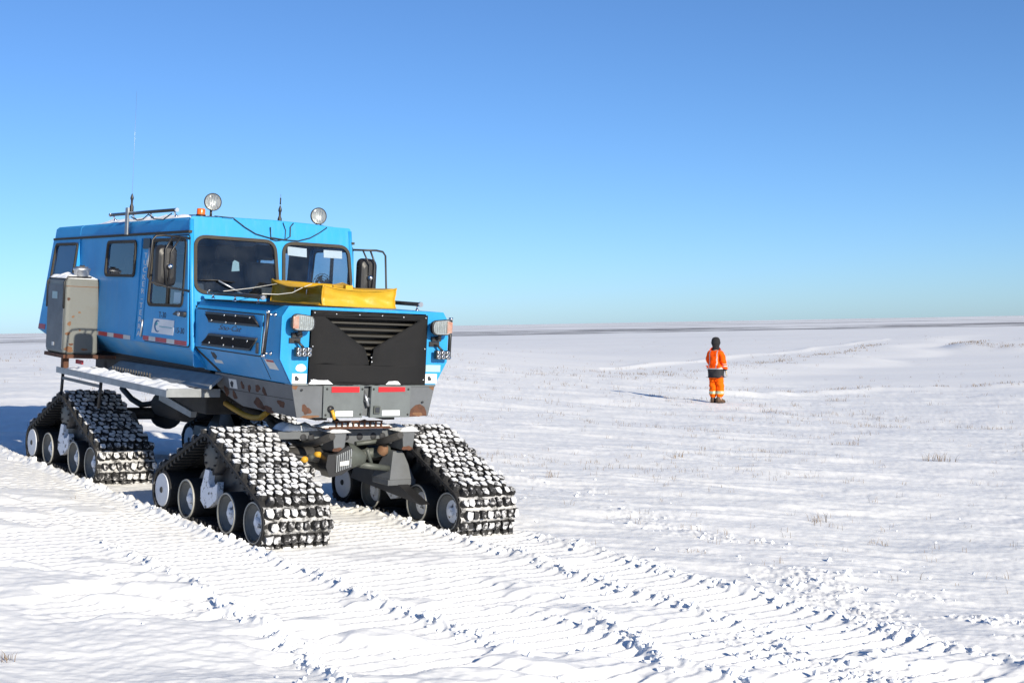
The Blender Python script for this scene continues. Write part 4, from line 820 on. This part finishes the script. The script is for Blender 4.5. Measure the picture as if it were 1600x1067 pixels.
for (p, q, r) in (((1.15, 0.15, 0.62), (1.10, 0.52, 0.66), 0.05), ((1.25, 0.12, 0.55), (1.22, 0.46, 0.50), 0.03), ((1.2, 0.1, 0.74), (1.15, 0.55, 0.77), 0.022), ((1.28, 0.18, 0.70), (1.2, 0.30, 0.50), 0.018)):
    MB().tube([p, q], r, n=10).build('steering_link', 'gear_green', V)
MB().lathe([(0.05, 0), (0.055, 0.04), (0.03, 0.08), (0, 0.09)], (1.24, 0.36, 0.66), (0.5, 0.2, 0.6), n=12).build('ball_joint', 'rust_light', V)
for i in range(3): MB().lathe([(0.03, 0), (0.03, 0.05), (0, 0.06)], (1.15, -0.42 + 0.07 * i, 0.60 + 0.02 * i), (1, 0, 0.1), n=10).build('valve', ['copper_yellow', 'gear_green', 'copper_yellow'][i], V)
MB().tube([(1.05, -0.62, 0.66), (1.15, -0.45, 0.62), (1.2, -0.28, 0.60)], 0.025, n=8).build('hydraulic_hose', 'black_plastic', V)
# stub-axle pylons down to the tracks
for x0, col in ((0.95, 1), (-2.93, 0)):
    for sg in (1, -1):
        yb = 0.58 * sg
        MB().hexa([(x0 + 0.05, yb - 0.17, 0.40), (x0 + 0.36, yb - 0.15, 0.40), (x0 + 0.36, yb + 0.13, 0.40), (x0 + 0.05, yb + 0.15, 0.40), (x0 + 0.14, yb - 0.07, 0.66), (x0 + 0.25, yb - 0.06, 0.66), (x0 + 0.25, yb + 0.05, 0.66), (x0 + 0.14, yb + 0.06, 0.66)]) \
            .box((x0 + 0.06, yb - 0.165, 0.345), (x0 + 0.355, yb + 0.145, 0.40)).build('axle_pylon', 'grey_dark_paint', V, bevel=0.006)
        MB().hexa([(x0 - 0.55, yb - 0.05, 0.30), (x0 + 0.75, yb - 0.05, 0.22), (x0 + 0.75, yb + 0.06, 0.22), (x0 - 0.55, yb + 0.06, 0.30), (x0 - 0.5, yb - 0.05, 0.42), (x0 + 0.1, yb - 0.05, 0.44), (x0 + 0.1, yb + 0.06, 0.44), (x0 - 0.5, yb + 0.06, 0.42)]).build('bogie_beam', 'black_metal', V)

# --- track units
def hull_path(n=260):
    C = [(0.0, 0.19, 0.20), (1.95, 0.19, 0.20), (0.93, 0.615, 0.20)]   # rear idler, front idler, drive sprocket
    segs = []; out = []
    def tang(a, b):
        d = Vector((b[0] - a[0], b[1] - a[1])); L = d.length; th = math.atan2(d.y, d.x); al = math.acos((a[2] - b[2]) / L)
        ang = th - al
        return ang
    A = [tang(C[i], C[(i + 1) % 3]) for i in range(3)]
    pts = []
    for i in range(3):
        a0 = A[i - 1]; a1 = A[i]
        while a1 < a0: a1 += 2 * math.pi
        k = max(2, int((a1 - a0) / 0.12))
        for j in range(k + 1):
            a = a0 + (a1 - a0) * j / k; pts.append((C[i][0] + C[i][2] * math.cos(a), C[i][1] + C[i][2] * math.sin(a)))
    P = np.array(pts + [pts[0]]); d = np.hypot(*np.diff(P, axis=0).T); s = np.concatenate([[0], np.cumsum(d)]); L = s[-1]
    # lines closing the runs sag a little on the slopes
    def at(t):
        t = t % L; return np.interp(t, s, P[:, 0]), np.interp(t, s, P[:, 1])
    return at, L
AT, LEN = hull_path()
def belt_at(t):
    x, z = AT(t); x0, z0 = AT(t - 0.01); x1, z1 = AT(t + 0.01); a = math.atan2(z1 - z0, x1 - x0)
    return float(x), float(z), a
def frost_material():
  for m in (MAT['frost'], MAT['thin_frost']):
    n = m.node_tree.nodes; l = m.node_tree.links; geo = n.new('ShaderNodeNewGeometry')
    for k in list(n):
        if k.type == 'TEX_NOISE': l.new(geo.outputs['Position'], k.inputs['Vector'])
frost_material()
HW = 0.32; ROW = 0.0905; NR = int(round(LEN / ROW)); ROW = LEN / NR
def lug_mesh(kind):
    rnd = random.Random(kind); b = MB()
    if True:   # block lug: base hexagon-ish, smaller top
        base = [(-0.043, -0.036), (-0.012, -0.060), (0.043, -0.050), (0.043, 0.050), (-0.012, 0.060), (-0.043, 0.036)]
        top = [(p[0] * 0.82 + rnd.uniform(-.007, .007), p[1] * 0.80 + rnd.uniform(-.010, .010)) for p in base]
        h = 0.052
        vb = [(x, y, 0) for x, y in base]; vt = [(x, y, h + rnd.uniform(-.010, .006)) for x, y in top]
        b.add(vb + vt, [(i, (i + 1) % 6, (i + 1) % 6 + 6, i + 6) for i in range(6)], 0)
        lo = [(x * 1.02, y * 1.02, h - 0.010 + rnd.uniform(-.016, .006)) for x, y in top]; hi = [(x * 0.97 + rnd.uniform(-.003, .003), y * 0.97, h + 0.005 + rnd.uniform(-.003, .003)) for x, y in top]; cc = [(x * 0.5 + rnd.uniform(-.006, .006), y * 0.5, h + 0.007 + rnd.uniform(-.006, .005)) for x, y in top]
        b.add(lo + hi + cc, [(i, (i + 1) % 6, (i + 1) % 6 + 6, i + 6) for i in range(6)] + [(i + 6, (i + 1) % 6 + 6, (i + 1) % 6 + 12, i + 12) for i in range(6)] + [tuple(range(12, 18))], 1)
    return b.mesh('lug')
LUGS = [lug_mesh(k) for k in range(6)]
for q, m in enumerate(LUGS): m.materials.append(MAT['rubber']); m.materials.append(MAT['frost' if q < 4 else 'thin_frost'])
rest = MB(); nlug = 0
UNITS = [(0.0, -0.98), (0.0, 0.98), (-3.89, -0.98), (-3.89, 0.98)]
WHEEL = {}
for ui, (xo, yc) in enumerate(UNITS):
    # belt
    n = 150; rings = []
    for i in range(n):
        x, z, a = belt_at(LEN * i / n); nx, nz = math.sin(a), -math.cos(a)     # outward normal of a counter-clockwise path
        rings.append([(x + xo + nx * o_, yc + y, z + nz * o_) for y, o_ in ((-HW, -0.014), (HW, -0.014), (HW, 0.014), (-HW, 0.014))])
    b = MB(); b.loft(rings + [rings[0]], caps=False, smooth=False); belt = b.build('track_belt', 'rubber_dusty', V)
    ribs = MB()
    for i in range(NR):
        x, z, a = belt_at(ROW * i); nx, nz = math.sin(a), -math.cos(a); tx, tz = math.cos(a), math.sin(a)
        for ya, yb in ((-0.31, -0.10), (0.10, 0.31)):
            v = []
            for o_ in (-0.014, -0.05):
                for s_ in (-0.016, 0.016):
                    v += [(x + xo + nx * o_ + tx * s_, yc + ya, z + nz * o_ + tz * s_), (x + xo + nx * o_ + tx * s_, yc + yb, z + nz * o_ + tz * s_)]
            v = [v[0], v[1], v[3], v[2], v[4], v[5], v[7], v[6]]
            ribs.hexa(v)
    rr_ = ribs.build('drive_ribs', 'rubber', belt, fix=False)
    rr_['kind'] = 'stuff'
    for i in range(NR):
        t = ROW * i; x, z, a = belt_at(t); nx, nz = math.sin(a), -math.cos(a)
        if nz < -0.9 and 0.15 < x < 1.75: pass
        cols = [-0.275, -0.205, -0.118, -0.046, 0.038, 0.108, 0.196, 0.268] if i % 2 == 0 else [-0.240, -0.160, -0.082, 0.0, 0.072, 0.150, 0.232, 0.296]
        for ci, yy in enumerate(cols):
            hw = 0.64
            M_ = Matrix.Translation((x + xo + nx * 0.013, yc + yy * 0.985, z + nz * 0.013)) @ Matrix(((math.cos(a), 0, nx, 0), (0, 1, 0, 0), (math.sin(a), 0, nz, 0), (0, 0, 0, 1))) @ Matrix.Rotation(random.uniform(-.22, .22), 4, 'Z') @ Matrix.Rotation(random.uniform(-.12, .12), 4, 'X') @ Matrix.Diagonal((random.uniform(.85, 1.12), -hw * random.uniform(.85, 1.1), random.uniform(.85, 1.15), 1))
            visible = (nx > 0.25 or nz > 0.93) and x > 0.8 and z > 0.03
            k = random.randrange(4) if not (z < 0.36 and nx > 0.3 and random.random() < 0.6) and random.random() > 0.08 + 0.5 * max(0.0, float(perlin(np.array([t * 3.1 + ui * 7.7]), np.array([yy * 4.5]), 5)[0])) else random.randrange(4, 6)
            if visible and ui != 3 and nlug < 300 and not (ui == 2 and i % 1):
                o = bpy.data.objects.new('lug', LUGS[k]); COL.objects.link(o); o.parent = belt; o.matrix_local = M_; nlug += 1
            else:
                me = LUGS[k]; vs = [M_ @ v.co for v in me.vertices]; k0 = len(rest.v); rest.v += [tuple(v) for v in vs]
                for p in me.polygons: rest.f.append([k0 + q for q in p.vertices]); rest.mi.append(p.material_index * (2 if k > 3 else 1)); rest.sm.append(False)
    for i in range(NR):
        x, z, a = belt_at(ROW * (i + 0.5)); nx, nz = math.sin(a), -math.cos(a)
        if not (nx > 0.45 and 0.0 < z < 0.36 and x > 1.9): continue
        tx, tz = math.cos(a), math.sin(a); ps = MB(); vs = []
        for j in range(25):
            yy = -0.31 + 0.62 * j / 24; w0 = 0.020 + 0.016 * random.random(); w1 = 0.020 + 0.016 * random.random()
            for s_, o_ in ((-w0, 0.012), (-w0 * .5, 0.026 + .012 * random.random()), (w1 * .5, 0.026 + .012 * random.random()), (w1, 0.012)):
                vs.append((x + xo + nx * o_ + tx * s_, yc + yy, z + nz * o_ + tz * s_))
        ps.add(vs, [(j * 4 + c, (j + 1) * 4 + c, (j + 1) * 4 + c + 1, j * 4 + c + 1) for j in range(24) for c in range(3)], 0, True); ps.build('packed_snow', 'packed_snow', belt, fix=False)
    # wheels
    for wi, wx in enumerate((0.0, 0.56, 1.42, 1.95)):
        key = 'disc' if wi == 0 else 'dish'; r = 0.184
        if key not in WHEEL:
            ty = MB(); ty.lathe([(r - 0.03, -0.305), (r, -0.30), (r, 0.30), (r - 0.03, 0.305)], (0, 0, 0), (0, 1, 0), n=32)
            ri = MB(); hu = MB()
            mir = lambda pr: [(q_, -h_) for q_, h_ in pr] + [(q_, h_) for q_, h_ in pr[::-1]]
            if key == 'disc':
                pr = [(0.0, 0.314), (r - 0.03, 0.312), (r - 0.025, 0.300), (r - 0.03, 0.28)]; ri.lathe(mir(pr), (0, 0, 0), (0, 1, 0), n=32)
                pr = [(0.0, 0.322), (0.026, 0.322), (0.03, 0.315), (0.03, 0.30)]; hu.lathe(mir(pr), (0, 0, 0), (0, 1, 0), n=10)
            else:
                pr = [(0.0, 0.235), (0.09, 0.24), (0.10, 0.245), (r - 0.034, 0.285), (r - 0.018, 0.314), (r - 0.008, 0.314), (r - 0.004, 0.302), (r - 0.02, 0.28)]
                mm = [0, 0, 0, 0, 1, 1, 0]; ri.lathe(mir(pr), (0, 0, 0), (0, 1, 0), n=32, mis=mm + [0] + mm[::-1])
                pr = [(0.0, 0.292), (0.03, 0.29), (0.045, 0.28), (0.05, 0.262), (0.10, 0.252), (0.115, 0.246), (0.115, 0.22)]; hu.lathe(mir(pr), (0, 0, 0), (0, 1, 0), n=20)
            WHEEL[key] = (ty.mesh('road_wheel'), ri.mesh('rim'), hu.mesh('hub'))
            WHEEL[key][0].materials.append(MAT['rubber'])
            for q in (['wheel_white'] if key == 'disc' else ['rim_grey', 'rim_edge']): WHEEL[key][1].materials.append(MAT[q])
            WHEEL[key][2].materials.append(MAT['underframe' if key == 'disc' else 'hub_snow'])
        ms = WHEEL[key]; o = bpy.data.objects.new('road_wheel', ms[0]); COL.objects.link(o); o.parent = V
        o.matrix_local = Matrix.Translation((xo + wx, yc, 0.187)) @ Matrix.Rotation(random.uniform(0, 6), 4, 'Y') if key == 'dish' else Matrix.Translation((xo + wx, yc, 0.19))
        for nm, me in (('rim', ms[1]), ('hub', ms[2])):
            c = bpy.data.objects.new(nm, me); COL.objects.link(c); c.parent = o
    # drive sprocket and snow-caked bogie bracket
    sp = MB().lathe([(0.0, -0.25), (0.12, -0.25), (0.17, -0.24), (0.17, 0.24), (0.12, 0.25), (0, 0.25)], (xo + 0.93, yc, 0.62), (0, 1, 0), n=22).build('drive_sprocket', 'black_metal', V)
    for s_ in (-1, 1):
        for k in range(10):
            a = k * math.pi / 5; MB().lathe([(0.011, 0), (0.011, 0.012), (0, 0.014)], (xo + 0.93 + 0.12 * math.cos(a), yc + 0.25 * s_, 0.62 + 0.12 * math.sin(a)), (0, s_, 0), n=6).build('bolt', 'underframe', sp)
        fr = Frame((xo, yc + 0.245 * s_, 0), (-s_, 0, 0), (0, 0, 1)); q = lambda P: [(-s_ * a, b_) for a, b_ in P]
        panel('bogie_bracket', fr, q([(0.80, 0.21), (0.90, 0.15), (0.99, 0.17), (1.14, 0.26), (1.15, 0.42), (1.08, 0.37), (1.0, 0.35), (0.95, 0.40), (0.97, 0.50), (0.88, 0.50), (0.84, 0.40), (0.80, 0.32)]), [], 0.06, 0.0, 'hub_snow', V)
        panel('bogie_arm', fr, q([(0.45, 0.30), (1.55, 0.30), (1.75, 0.42), (1.60, 0.44), (1.1, 0.62), (0.85, 0.62), (0.55, 0.42)]), [], 0.03, -0.10, 'black_metal', V)
o = rest.build('lugs', ['rubber', 'frost', 'thin_frost'], V, fix=False); o['kind'] = 'stuff'
print('lug objects', nlug, 'rows', NR)

# --- yellow vinyl bag lying on the hood
def bag():
    x0, x1, y0, y1, z0, h = -0.28, 0.76, -0.09, 0.72, 2.018, 0.172
    mb = MB(); n = 22; rings = []
    for k in range(13):
        t = k / 12; z = z0 + h * t; ring_ = []
        cor = [(x0, y0), (x1, y0), (x1, y1), (x0, y1)]
        for c in range(4):
            (ax, ay), (bx, by) = cor[c], cor[(c + 1) % 4]
            for j in range(n):
                s = j / n; x = ax + (bx - ax) * s; y = ay + (by - ay) * s
                sag = math.sin(math.pi * s) ; nx, ny = (by - ay), -(bx - ax); L = math.hypot(nx, ny); nx /= L; ny /= L
                ins = -0.030 * sag * math.sin(math.pi * t) * (1.6 if c == 0 else 1) + 0.018 * (1 - abs(2 * t - 1)) * sag * (c == 1)
                flare = 0.016 * (abs(2 * t - 1) ** 2)
                lift = (0.022 * (1 - sag) ** 3 - 0.016 * sag) * t + (0.03 * max(0, 1 - (x - x0) / 0.4) * t)
                wr = (0.005 * math.sin(s * 23 + c * 2 + t * 5) + 0.012 * float(perlin(np.array([s * 4.0 + c * 9]), np.array([t * 2.5]), 2)[0])) * math.sin(math.pi * t)
                ring_.append((x + nx * (ins + flare + wr), y + ny * (ins + flare + wr), z + lift))
        rings.append(ring_)
    cx, cy = (x0 + x1) / 2, (y0 + y1) / 2
    top = [[(x + (cx - x) * k, y + (cy - y) * k, z - 0.018 * math.sin(k * 1.5)) for x, y, z in rings[-1]] for k in (0.12, 0.35, 0.7, 0.98)]
    mb.loft(rings + top, caps=True, smooth=True)
    B_ = bpy.data.objects.new('vinyl_bag', None); COL.objects.link(B_); B_.matrix_world = V.matrix_world.copy()
    B_['label'] = 'yellow padded vinyl bag lying across the blue hood below the windscreen'; B_['category'] = 'bag'
    mb.build('shell', 'yellow_vinyl', B_)
    pipe = MB()
    for (a, c) in ((rings[-1], True), (rings[0], True)): pipe.tube(a + [a[0]], 0.0065, n=6)
    for c in range(4): pipe.tube([r[c * n] for r in rings], 0.007, n=6)
    pipe.build('piping', 'yellow_vinyl', B_)
    MB().box((x0 + 0.75, y1 - 0.42, z0 + h - 0.012), (x0 + 0.80, y1 - 0.34, z0 + h + 0.03)).build('tab', 'yellow_vinyl', B_)
    for (x, z) in ((0.22, 2.14), (0.46, 2.13)): MB().tube([(x, y0 - 0.008, z - 0.02), (x + 0.01, y0 - 0.012, z), (x + 0.005, y0 - 0.008, z + 0.03)], 0.006, n=5).build('buckle', 'sticker_white', B_)
    MB().tube([(0.93, -0.80, 2.10), (0.75, -0.55, 2.10), (0.55, -0.30, 2.12), (0.40, -0.12, 2.17), (0.38, 0.0, 2.215)], 0.004, n=5).tube([(0.10, -0.80, 2.10), (-0.05, -0.45, 2.14), (-0.15, -0.10, 2.20)], 0.003, n=5).build('cord', 'sticker_white', B_)
bag()
MB().box((-0.30, -0.86, 2.0101), (1.40, 0.0, 2.0135)).build('hood_mat', 'cover_vinyl', V)

# ------------------------------------------------------------------ person in orange winter work clothes, seen from behind
def skin_mesh(name, verts, edges, root=0, sub=3):
    """verts: (x, y, z, rx, ry)"""
    me = bpy.data.meshes.new(name); me.from_pydata([v[:3] for v in verts], edges, []); me.update()
    o = bpy.data.objects.new('tmp', me); COL.objects.link(o)
    sk = o.modifiers.new('skin', 'SKIN'); sk.use_smooth_shade = True; sk.branch_smoothing = 0.6
    for i, v in enumerate(verts):
        s = me.skin_vertices[0].data[i]; s.radius = (v[3], v[4]); s.use_root = (i == root)
    ss = o.modifiers.new('sub', 'SUBSURF'); ss.levels = sub; ss.render_levels = sub
    dg = bpy.context.evaluated_depsgraph_get(); out = bpy.data.meshes.new_from_object(o.evaluated_get(dg)); out.name = name
    bpy.data.objects.remove(o); out.materials.clear()
    for p in out.polygons: p.use_smooth = True
    return out
def folds(me, a, b, c, amp, seed):
    n = len(me.vertices); co = np.zeros(n * 3); me.vertices.foreach_get('co', co); co = co.reshape(-1, 3); nn = np.zeros(n * 3); me.vertices.foreach_get('normal', nn); nn = nn.reshape(-1, 3)
    co += nn * (amp * perlin(co[:, 0] * a + co[:, 1] * b, co[:, 2] * c, seed))[:, None]; me.vertices.foreach_set('co', co.ravel()); me.update()
def build_person(x, y, z, rot, scale):
    P = bpy.data.objects.new('person', None); COL.objects.link(P)
    P.location = (x, y, z); P.rotation_euler = (0, 0, rot); P.scale = (scale,) * 3
    P['label'] = 'person in orange high-visibility suit and black hat standing on the snow'; P['category'] = 'person'
    vb = [(0, 0, 0.93, .14, .10), (0, 0.0, 1.10, .12, .09), (0, 0, 1.30, .15, .10), (0, -0.01, 1.46, .07, .06), (0, 0.0, 1.53, .05, .05), (0, 0.015, 1.61, .070, .085), (0, 0.02, 1.69, .075, .092), (0, 0.015, 1.755, .05, .06)]
    ed = [(i, i + 1) for i in range(7)]
    for sx in (-1, 1):
        k = len(vb)
        if sx > 0: arm = [(.18, 0, 1.40, .055, .055), (.255, -.02, 1.14, .042, .042), (.255, .09, .90, .03, .03), (.25, .12, .83, .022, .038)]
        else: arm = [(-.18, 0, 1.40, .055, .055), (-.25, .04, 1.14, .042, .042), (-.19, .22, .98, .03, .03), (-.15, .28, .95, .022, .038)]
        vb += arm; ed += [(2, k), (k, k + 1), (k + 1, k + 2), (k + 2, k + 3)]
        h = Vector(arm[3][:3]); d = (h - Vector(arm[2][:3])).normalized()
        for f, (off, L) in enumerate(((-.026, .060), (-.009, .070), (.009, .066), (.025, .052))):
            j = len(vb); side = Vector((0, 1, 0)) if sx > 0 else Vector((.6, .3, .7)).normalized()
            a = h + side * off + d * .035; b = a + d * L * .5 + Vector((-.004 * sx, .004, 0)); c = b + d * L * .45 + Vector((-.014 * sx, .006, 0))
            vb += [(*a, .009, .009), (*b, .0085, .0085), (*c, .007, .007)]; ed += [(k + 3, j), (j, j + 1), (j + 1, j + 2)]
        j = len(vb); a = h + Vector((-.012 * sx, .034, .01)); vb += [(*a, .011, .011), (*(a + d * .03 + Vector((-.008 * sx, .012, 0))), .009, .009)]; ed += [(k + 3, j), (j, j + 1)]
    for sx in (-1, 1):
        k = len(vb); vb += [(.10 * sx, 0, .86, .095, .095), (.11 * sx, .02, .49, .062, .062), (.12 * sx, -.01, .10, .042, .042), (.13 * sx, .06, .05, .04, .03), (.14 * sx, .15, .035, .035, .022)]
        ed += [(0, k), (k, k + 1), (k + 1, k + 2), (k + 2, k + 3), (k + 3, k + 4)]
    j = len(vb); vb += [(0, .12, 1.655, .012, .012)]; ed += [(5, j)]      # nose
    for sx in (-1, 1): j = len(vb); vb += [(.088 * sx, .01, 1.655, .008, .016)]; ed += [(5, j)]   # ears
    me = skin_mesh('body', vb, ed, 0, 2); link('body', me, P, ['skin', 'glove'])
    for p in me.polygons:
        if p.center.z < 1.0 and (p.center.x > .2 or p.center.y > .16) : p.material_index = 1
    # jacket
    vj = [(0, 0, .60, .22, .19), (0, 0, .70, .222, .195), (0, 0, .82, .225, .19), (0, 0, .96, .215, .18), (0, -.005, 1.16, .235, .18), (0, -.01, 1.33, .24, .17), (0, -.005, 1.45, .14, .12), (0, .005, 1.535, .085, .085)]
    ej = [(i, i + 1) for i in range(7)]
    k = len(vj); vj += [(.19, -.01, 1.385, .10, .10), (.255, -.03, 1.16, .084, .084), (.255, .07, .955, .072, .072), (.25, .11, .875, .06, .06)]; ej += [(5, k), (k, k + 1), (k + 1, k + 2), (k + 2, k + 3)]
    k = len(vj); vj += [(-.19, -.01, 1.395, .095, .095), (-.27, .03, 1.16, .083, .083), (-.215, .19, 1.0, .072, .072), (-.185, .25, .965, .06, .06)]; ej += [(5, k), (k, k + 1), (k + 1, k + 2), (k + 2, k + 3)]
    me = skin_mesh('jacket', vj, ej, 2, 4)
    import bmesh
    bm = bmesh.new(); bm.from_mesh(me); bmesh.ops.bisect_plane(bm, geom=bm.verts[:] + bm.edges[:] + bm.faces[:], plane_co=(0, 0, .69), plane_no=(0, 0, 1), clear_inner=True); bm.to_mesh(me); bm.free()   # straight hem
    folds(me, 7, 4, 9, 0.014, 3)    # folds in the padded cloth
    o = link('jacket', me, P, ['hivis_orange', 'jacket_black', 'reflective'])
    for p in me.polygons:
        c = p.center; arm = abs(c.x) > 0.235 or (c.x < -.12 and c.y > .15)
        if arm and c.x > 0: p.material_index = 1 if c.z < .925 else (2 if .99 < c.z < 1.02 or 1.055 < c.z < 1.07 else 0)
        elif arm: p.material_index = 1 if c.y > .235 else (2 if .12 < c.y < .15 else 0)
        else: p.material_index = 1 if c.z < .93 else (2 if c.z < .962 or (abs(abs(c.x) - .12) < .015 and c.z < 1.44) else 0)
    # trousers
    vt = [(0, 0, .74, .13, .11), (.10, 0, .68, .112, .115), (.105, .05, .47, .118, .118), (.10, .03, .28, .112, .115), (.10, .01, .11, .10, .11), (-.10, 0, .68, .112, .115), (-.10, .0, .47, .115, .115), (-.095, -.03, .28, .11, .112), (-.095, -.04, .11, .10, .108)]
    me = skin_mesh('trousers', vt, [(0, 1), (1, 2), (2, 3), (3, 4), (0, 5), (5, 6), (6, 7), (7, 8)], 0, 4)
    folds(me, 8, 5, 14, 0.018, 4)
    link('trousers', me, P, ['hivis_trouser', 'reflective', 'reflective_yellow'])
    for p in me.polygons:
        c = p.center; p.material_index = 1 if .265 < c.z < .295 else (2 if .235 < c.z < .32 else 0)
    # hat covering head and nape
    MB().lathe([(.092, 1.46), (.094, 1.52), (.10, 1.565), (.112, 1.60), (.122, 1.66), (.118, 1.73), (.09, 1.785), (.045, 1.808), (0, 1.812)], (0, .012, 0), (0, 0, 1), n=24).build('hat', 'knit_black', P)
    MB().lathe([(.121, 1.615), (.128, 1.625), (.128, 1.675), (.121, 1.685)], (0, .012, 0), (0, 0, 1), n=24).build('hat_cuff', 'knit_black', P)
    for sx in (-1, 1):
        rr = []
        for yy, hw, h0, h1 in ((-.115, .03, .0, .09), (-.10, .05, .0, .15), (-.02, .055, .0, .19), (.05, .055, .0, .13), (.13, .055, .0, .085), (.19, .045, .0, .065), (.215, .02, .005, .045)):
            rr.append([(sx * .10 + (yy * .12 * sx) + a * hw, yy, h0 + b * (h1 - h0)) for a, b in ((-1, .0), (1, 0), (1, .5), (.75, .85), (.3, 1), (-.3, 1), (-.75, .85), (-1, .5))])
        b = MB().loft(rr, smooth=True).build('boot', 'boot', P)
        MB().box((sx * .10 - .058, -.12, -.018), (sx * .10 + .062, .21, .012)).build('sole', 'black_plastic', b, bevel=0.01)
px_, py_ = 5.556, 38.4
build_person(px_, py_, H(px_, py_) + 0.015, R(-42), 0.985)

# ------------------------------------------------------------------ dry grass
def blades(mb, x, y, z, n, hmin, hmax, spread, rnd, w=0.004):
    for _ in range(n):
        a = rnd.uniform(0, 6.283); d = spread * math.sqrt(rnd.random()); bx, by = x + d * math.cos(a), y + d * math.sin(a) * 0.8
        h = rnd.uniform(hmin, hmax); la = rnd.uniform(0, 6.283); lean = h * rnd.uniform(.1, .7); k = rnd.uniform(0, 3.14); wx, wy = w * math.cos(k), w * math.sin(k)
        p = [(bx, by, z - .02), (bx + lean * .35 * math.cos(la), by + lean * .35 * math.sin(la), z + h * .6), (bx + lean * math.cos(la), by + lean * math.sin(la), z + h)]
        mb.add([(p[0][0] - wx, p[0][1] - wy, p[0][2]), (p[0][0] + wx, p[0][1] + wy, p[0][2]), (p[1][0] + wx * .7, p[1][1] + wy * .7, p[1][2]), (p[1][0] - wx * .7, p[1][1] - wy * .7, p[1][2]), p[2]], [(0, 1, 2, 3), (3, 2, 4)])
TUFTS = [
    (6.57, 21.66, 26, .06, .22, .28, 'bushy brown grass tuft poking from a small drift at far right'),
    (3.23, 14.94, 14, .05, .17, .12, 'upright dark grass stems above the rubble, straight below the bushy tuft'),
    (3.57, 13.75, 12, .04, .11, .14, 'low grass tuft on a snow hump just above the rubble at right'),
    (0.46, 17.34, 9, .05, .16, .10, 'thin grass stems just right of the far front track'),
    (2.32, 20.4, 9, .04, .14, .14, 'sparse grass stems midway between the vehicle and the person'),
    (-2.88, 7.94, 7, .03, .10, .05, 'small reddish twig tuft in the bottom left corner'),
    (5.78, 24.6, 12, .05, .16, .25, 'loose grass tuft on the plain below the bank edge'),
    (1.56, 12.55, 10, .02, .06, .16, 'flattened brown grass stalks in the churned snow before the far track'),
    (6.6, 36.3, 16, .06, .24, .22, 'grass tuft beside the feet of the person in orange'),
    (10.9, 47.5, 22, .08, .22, .40, 'dark low grass clump out on the frozen channel'),
    (7.9, 30.5, 18, .06, .2, .4, 'grass clump on the bank edge right of the person'),
]
rnd = random.Random(3)
for (x, y, n, a, b, sp, lab) in TUFTS:
    mb = MB(); z = H(x, y); blades(mb, x, y, z, n * 2, a * .6, b * .72, sp, rnd, 0.0025 if y < 18 else 0.004)
    o = mb.build('grass_tuft', 'dry_grass', None, fix=False); o['label'] = lab; o['category'] = 'grass tuft'; o['group'] = 'dry grass tufts poking through the snow'
def build_grass():
    rng = np.random.default_rng(11); N = 95000
    th = np.radians(rng.uniform(-21.5, 21.5, N)); r = 1 / rng.uniform(1 / 170.0, 1 / 12.0, N); X = r * np.sin(th); Y = r * np.cos(th); u, v = to_uv(X, Y)
    d1 = (Y - (41.2 - 1.1 * (X - 4))) / 1.48; d2 = ((55 + 2.39 * (X - 3.7)) - Y) / 2.59
    dens = 0.005 + 0.08 * sst(0.12, 0.5, fbm(X / 5.0, Y / 2.5, 3, 81)) * sst(13, 22, Y)
    dens = dens + 0.35 * np.exp(-((d1 + 1.2) / 1.1) ** 2) * (X > 2) * sst(-.2, .4, fbm(X / 2.0, Y / 2.0, 2, 82)) + 0.5 * np.exp(-((d2 + 1.0) / 2.2) ** 2) * (Y > 50) * sst(-.1, .4, fbm(X / 4.0, Y / 4.0, 2, 83))
    dd = np.hypot((X - 50) / 13.0, (Y - 122) / 14.0); dens = dens + 0.9 * np.exp(-((dd - 0.8) / 0.1) ** 2)
    dens = np.where((v > -3.2) & (v < 2.6) & (u > -14) & (u < 9), dens * 0.06, dens)
    k = rng.random(N) < dens; X, Y = X[k], Y[k]; Z = height(X, Y); rn = random.Random(4); mb = MB()
    for x, y, z in zip(X, Y, Z):
        f = min(3.0, max(1.0, y / 22)); blades(mb, float(x), float(y), float(z), rn.randint(2, 5), .02 * f ** .5, .085 * f ** .6, .07 * f, rn, 0.0022 * f)
    for k in range(330):   # grassy lips of the cut bank and of the channel's far side
        if k < 150: a = rn.uniform(2.2, 4.9); q = rn.uniform(.74, .9); x, y = 50 + 13 * q * math.cos(a), 122 + 14 * q * math.sin(a)
        elif k < 270: t_ = rn.random(); x = 3.7 + 30 * t_; y = 56.5 + 2.39 * (x - 3.7) + rn.gauss(0, 1.2)
        else: x = rn.uniform(5, 24); y = float(np.interp(x, [2, 7.6, 14.7, 21.8], [46, 49, 56.7, 59.8])) + rn.gauss(0.5, .5)
        f = y / 30; blades(mb, x, y, H(x, y), rn.randint(3, 8), .03, .08 * f ** .6, .14 * f, rn, 0.004 * f)
    o = mb.build('dry_grass', 'dry_grass', None, fix=False); o['kind'] = 'stuff'; o['label'] = 'sparse dry grass tips showing through the thin snow'; o['category'] = 'grass'
    print('grass clumps', len(X), 'faces', len(mb.f))
build_grass()
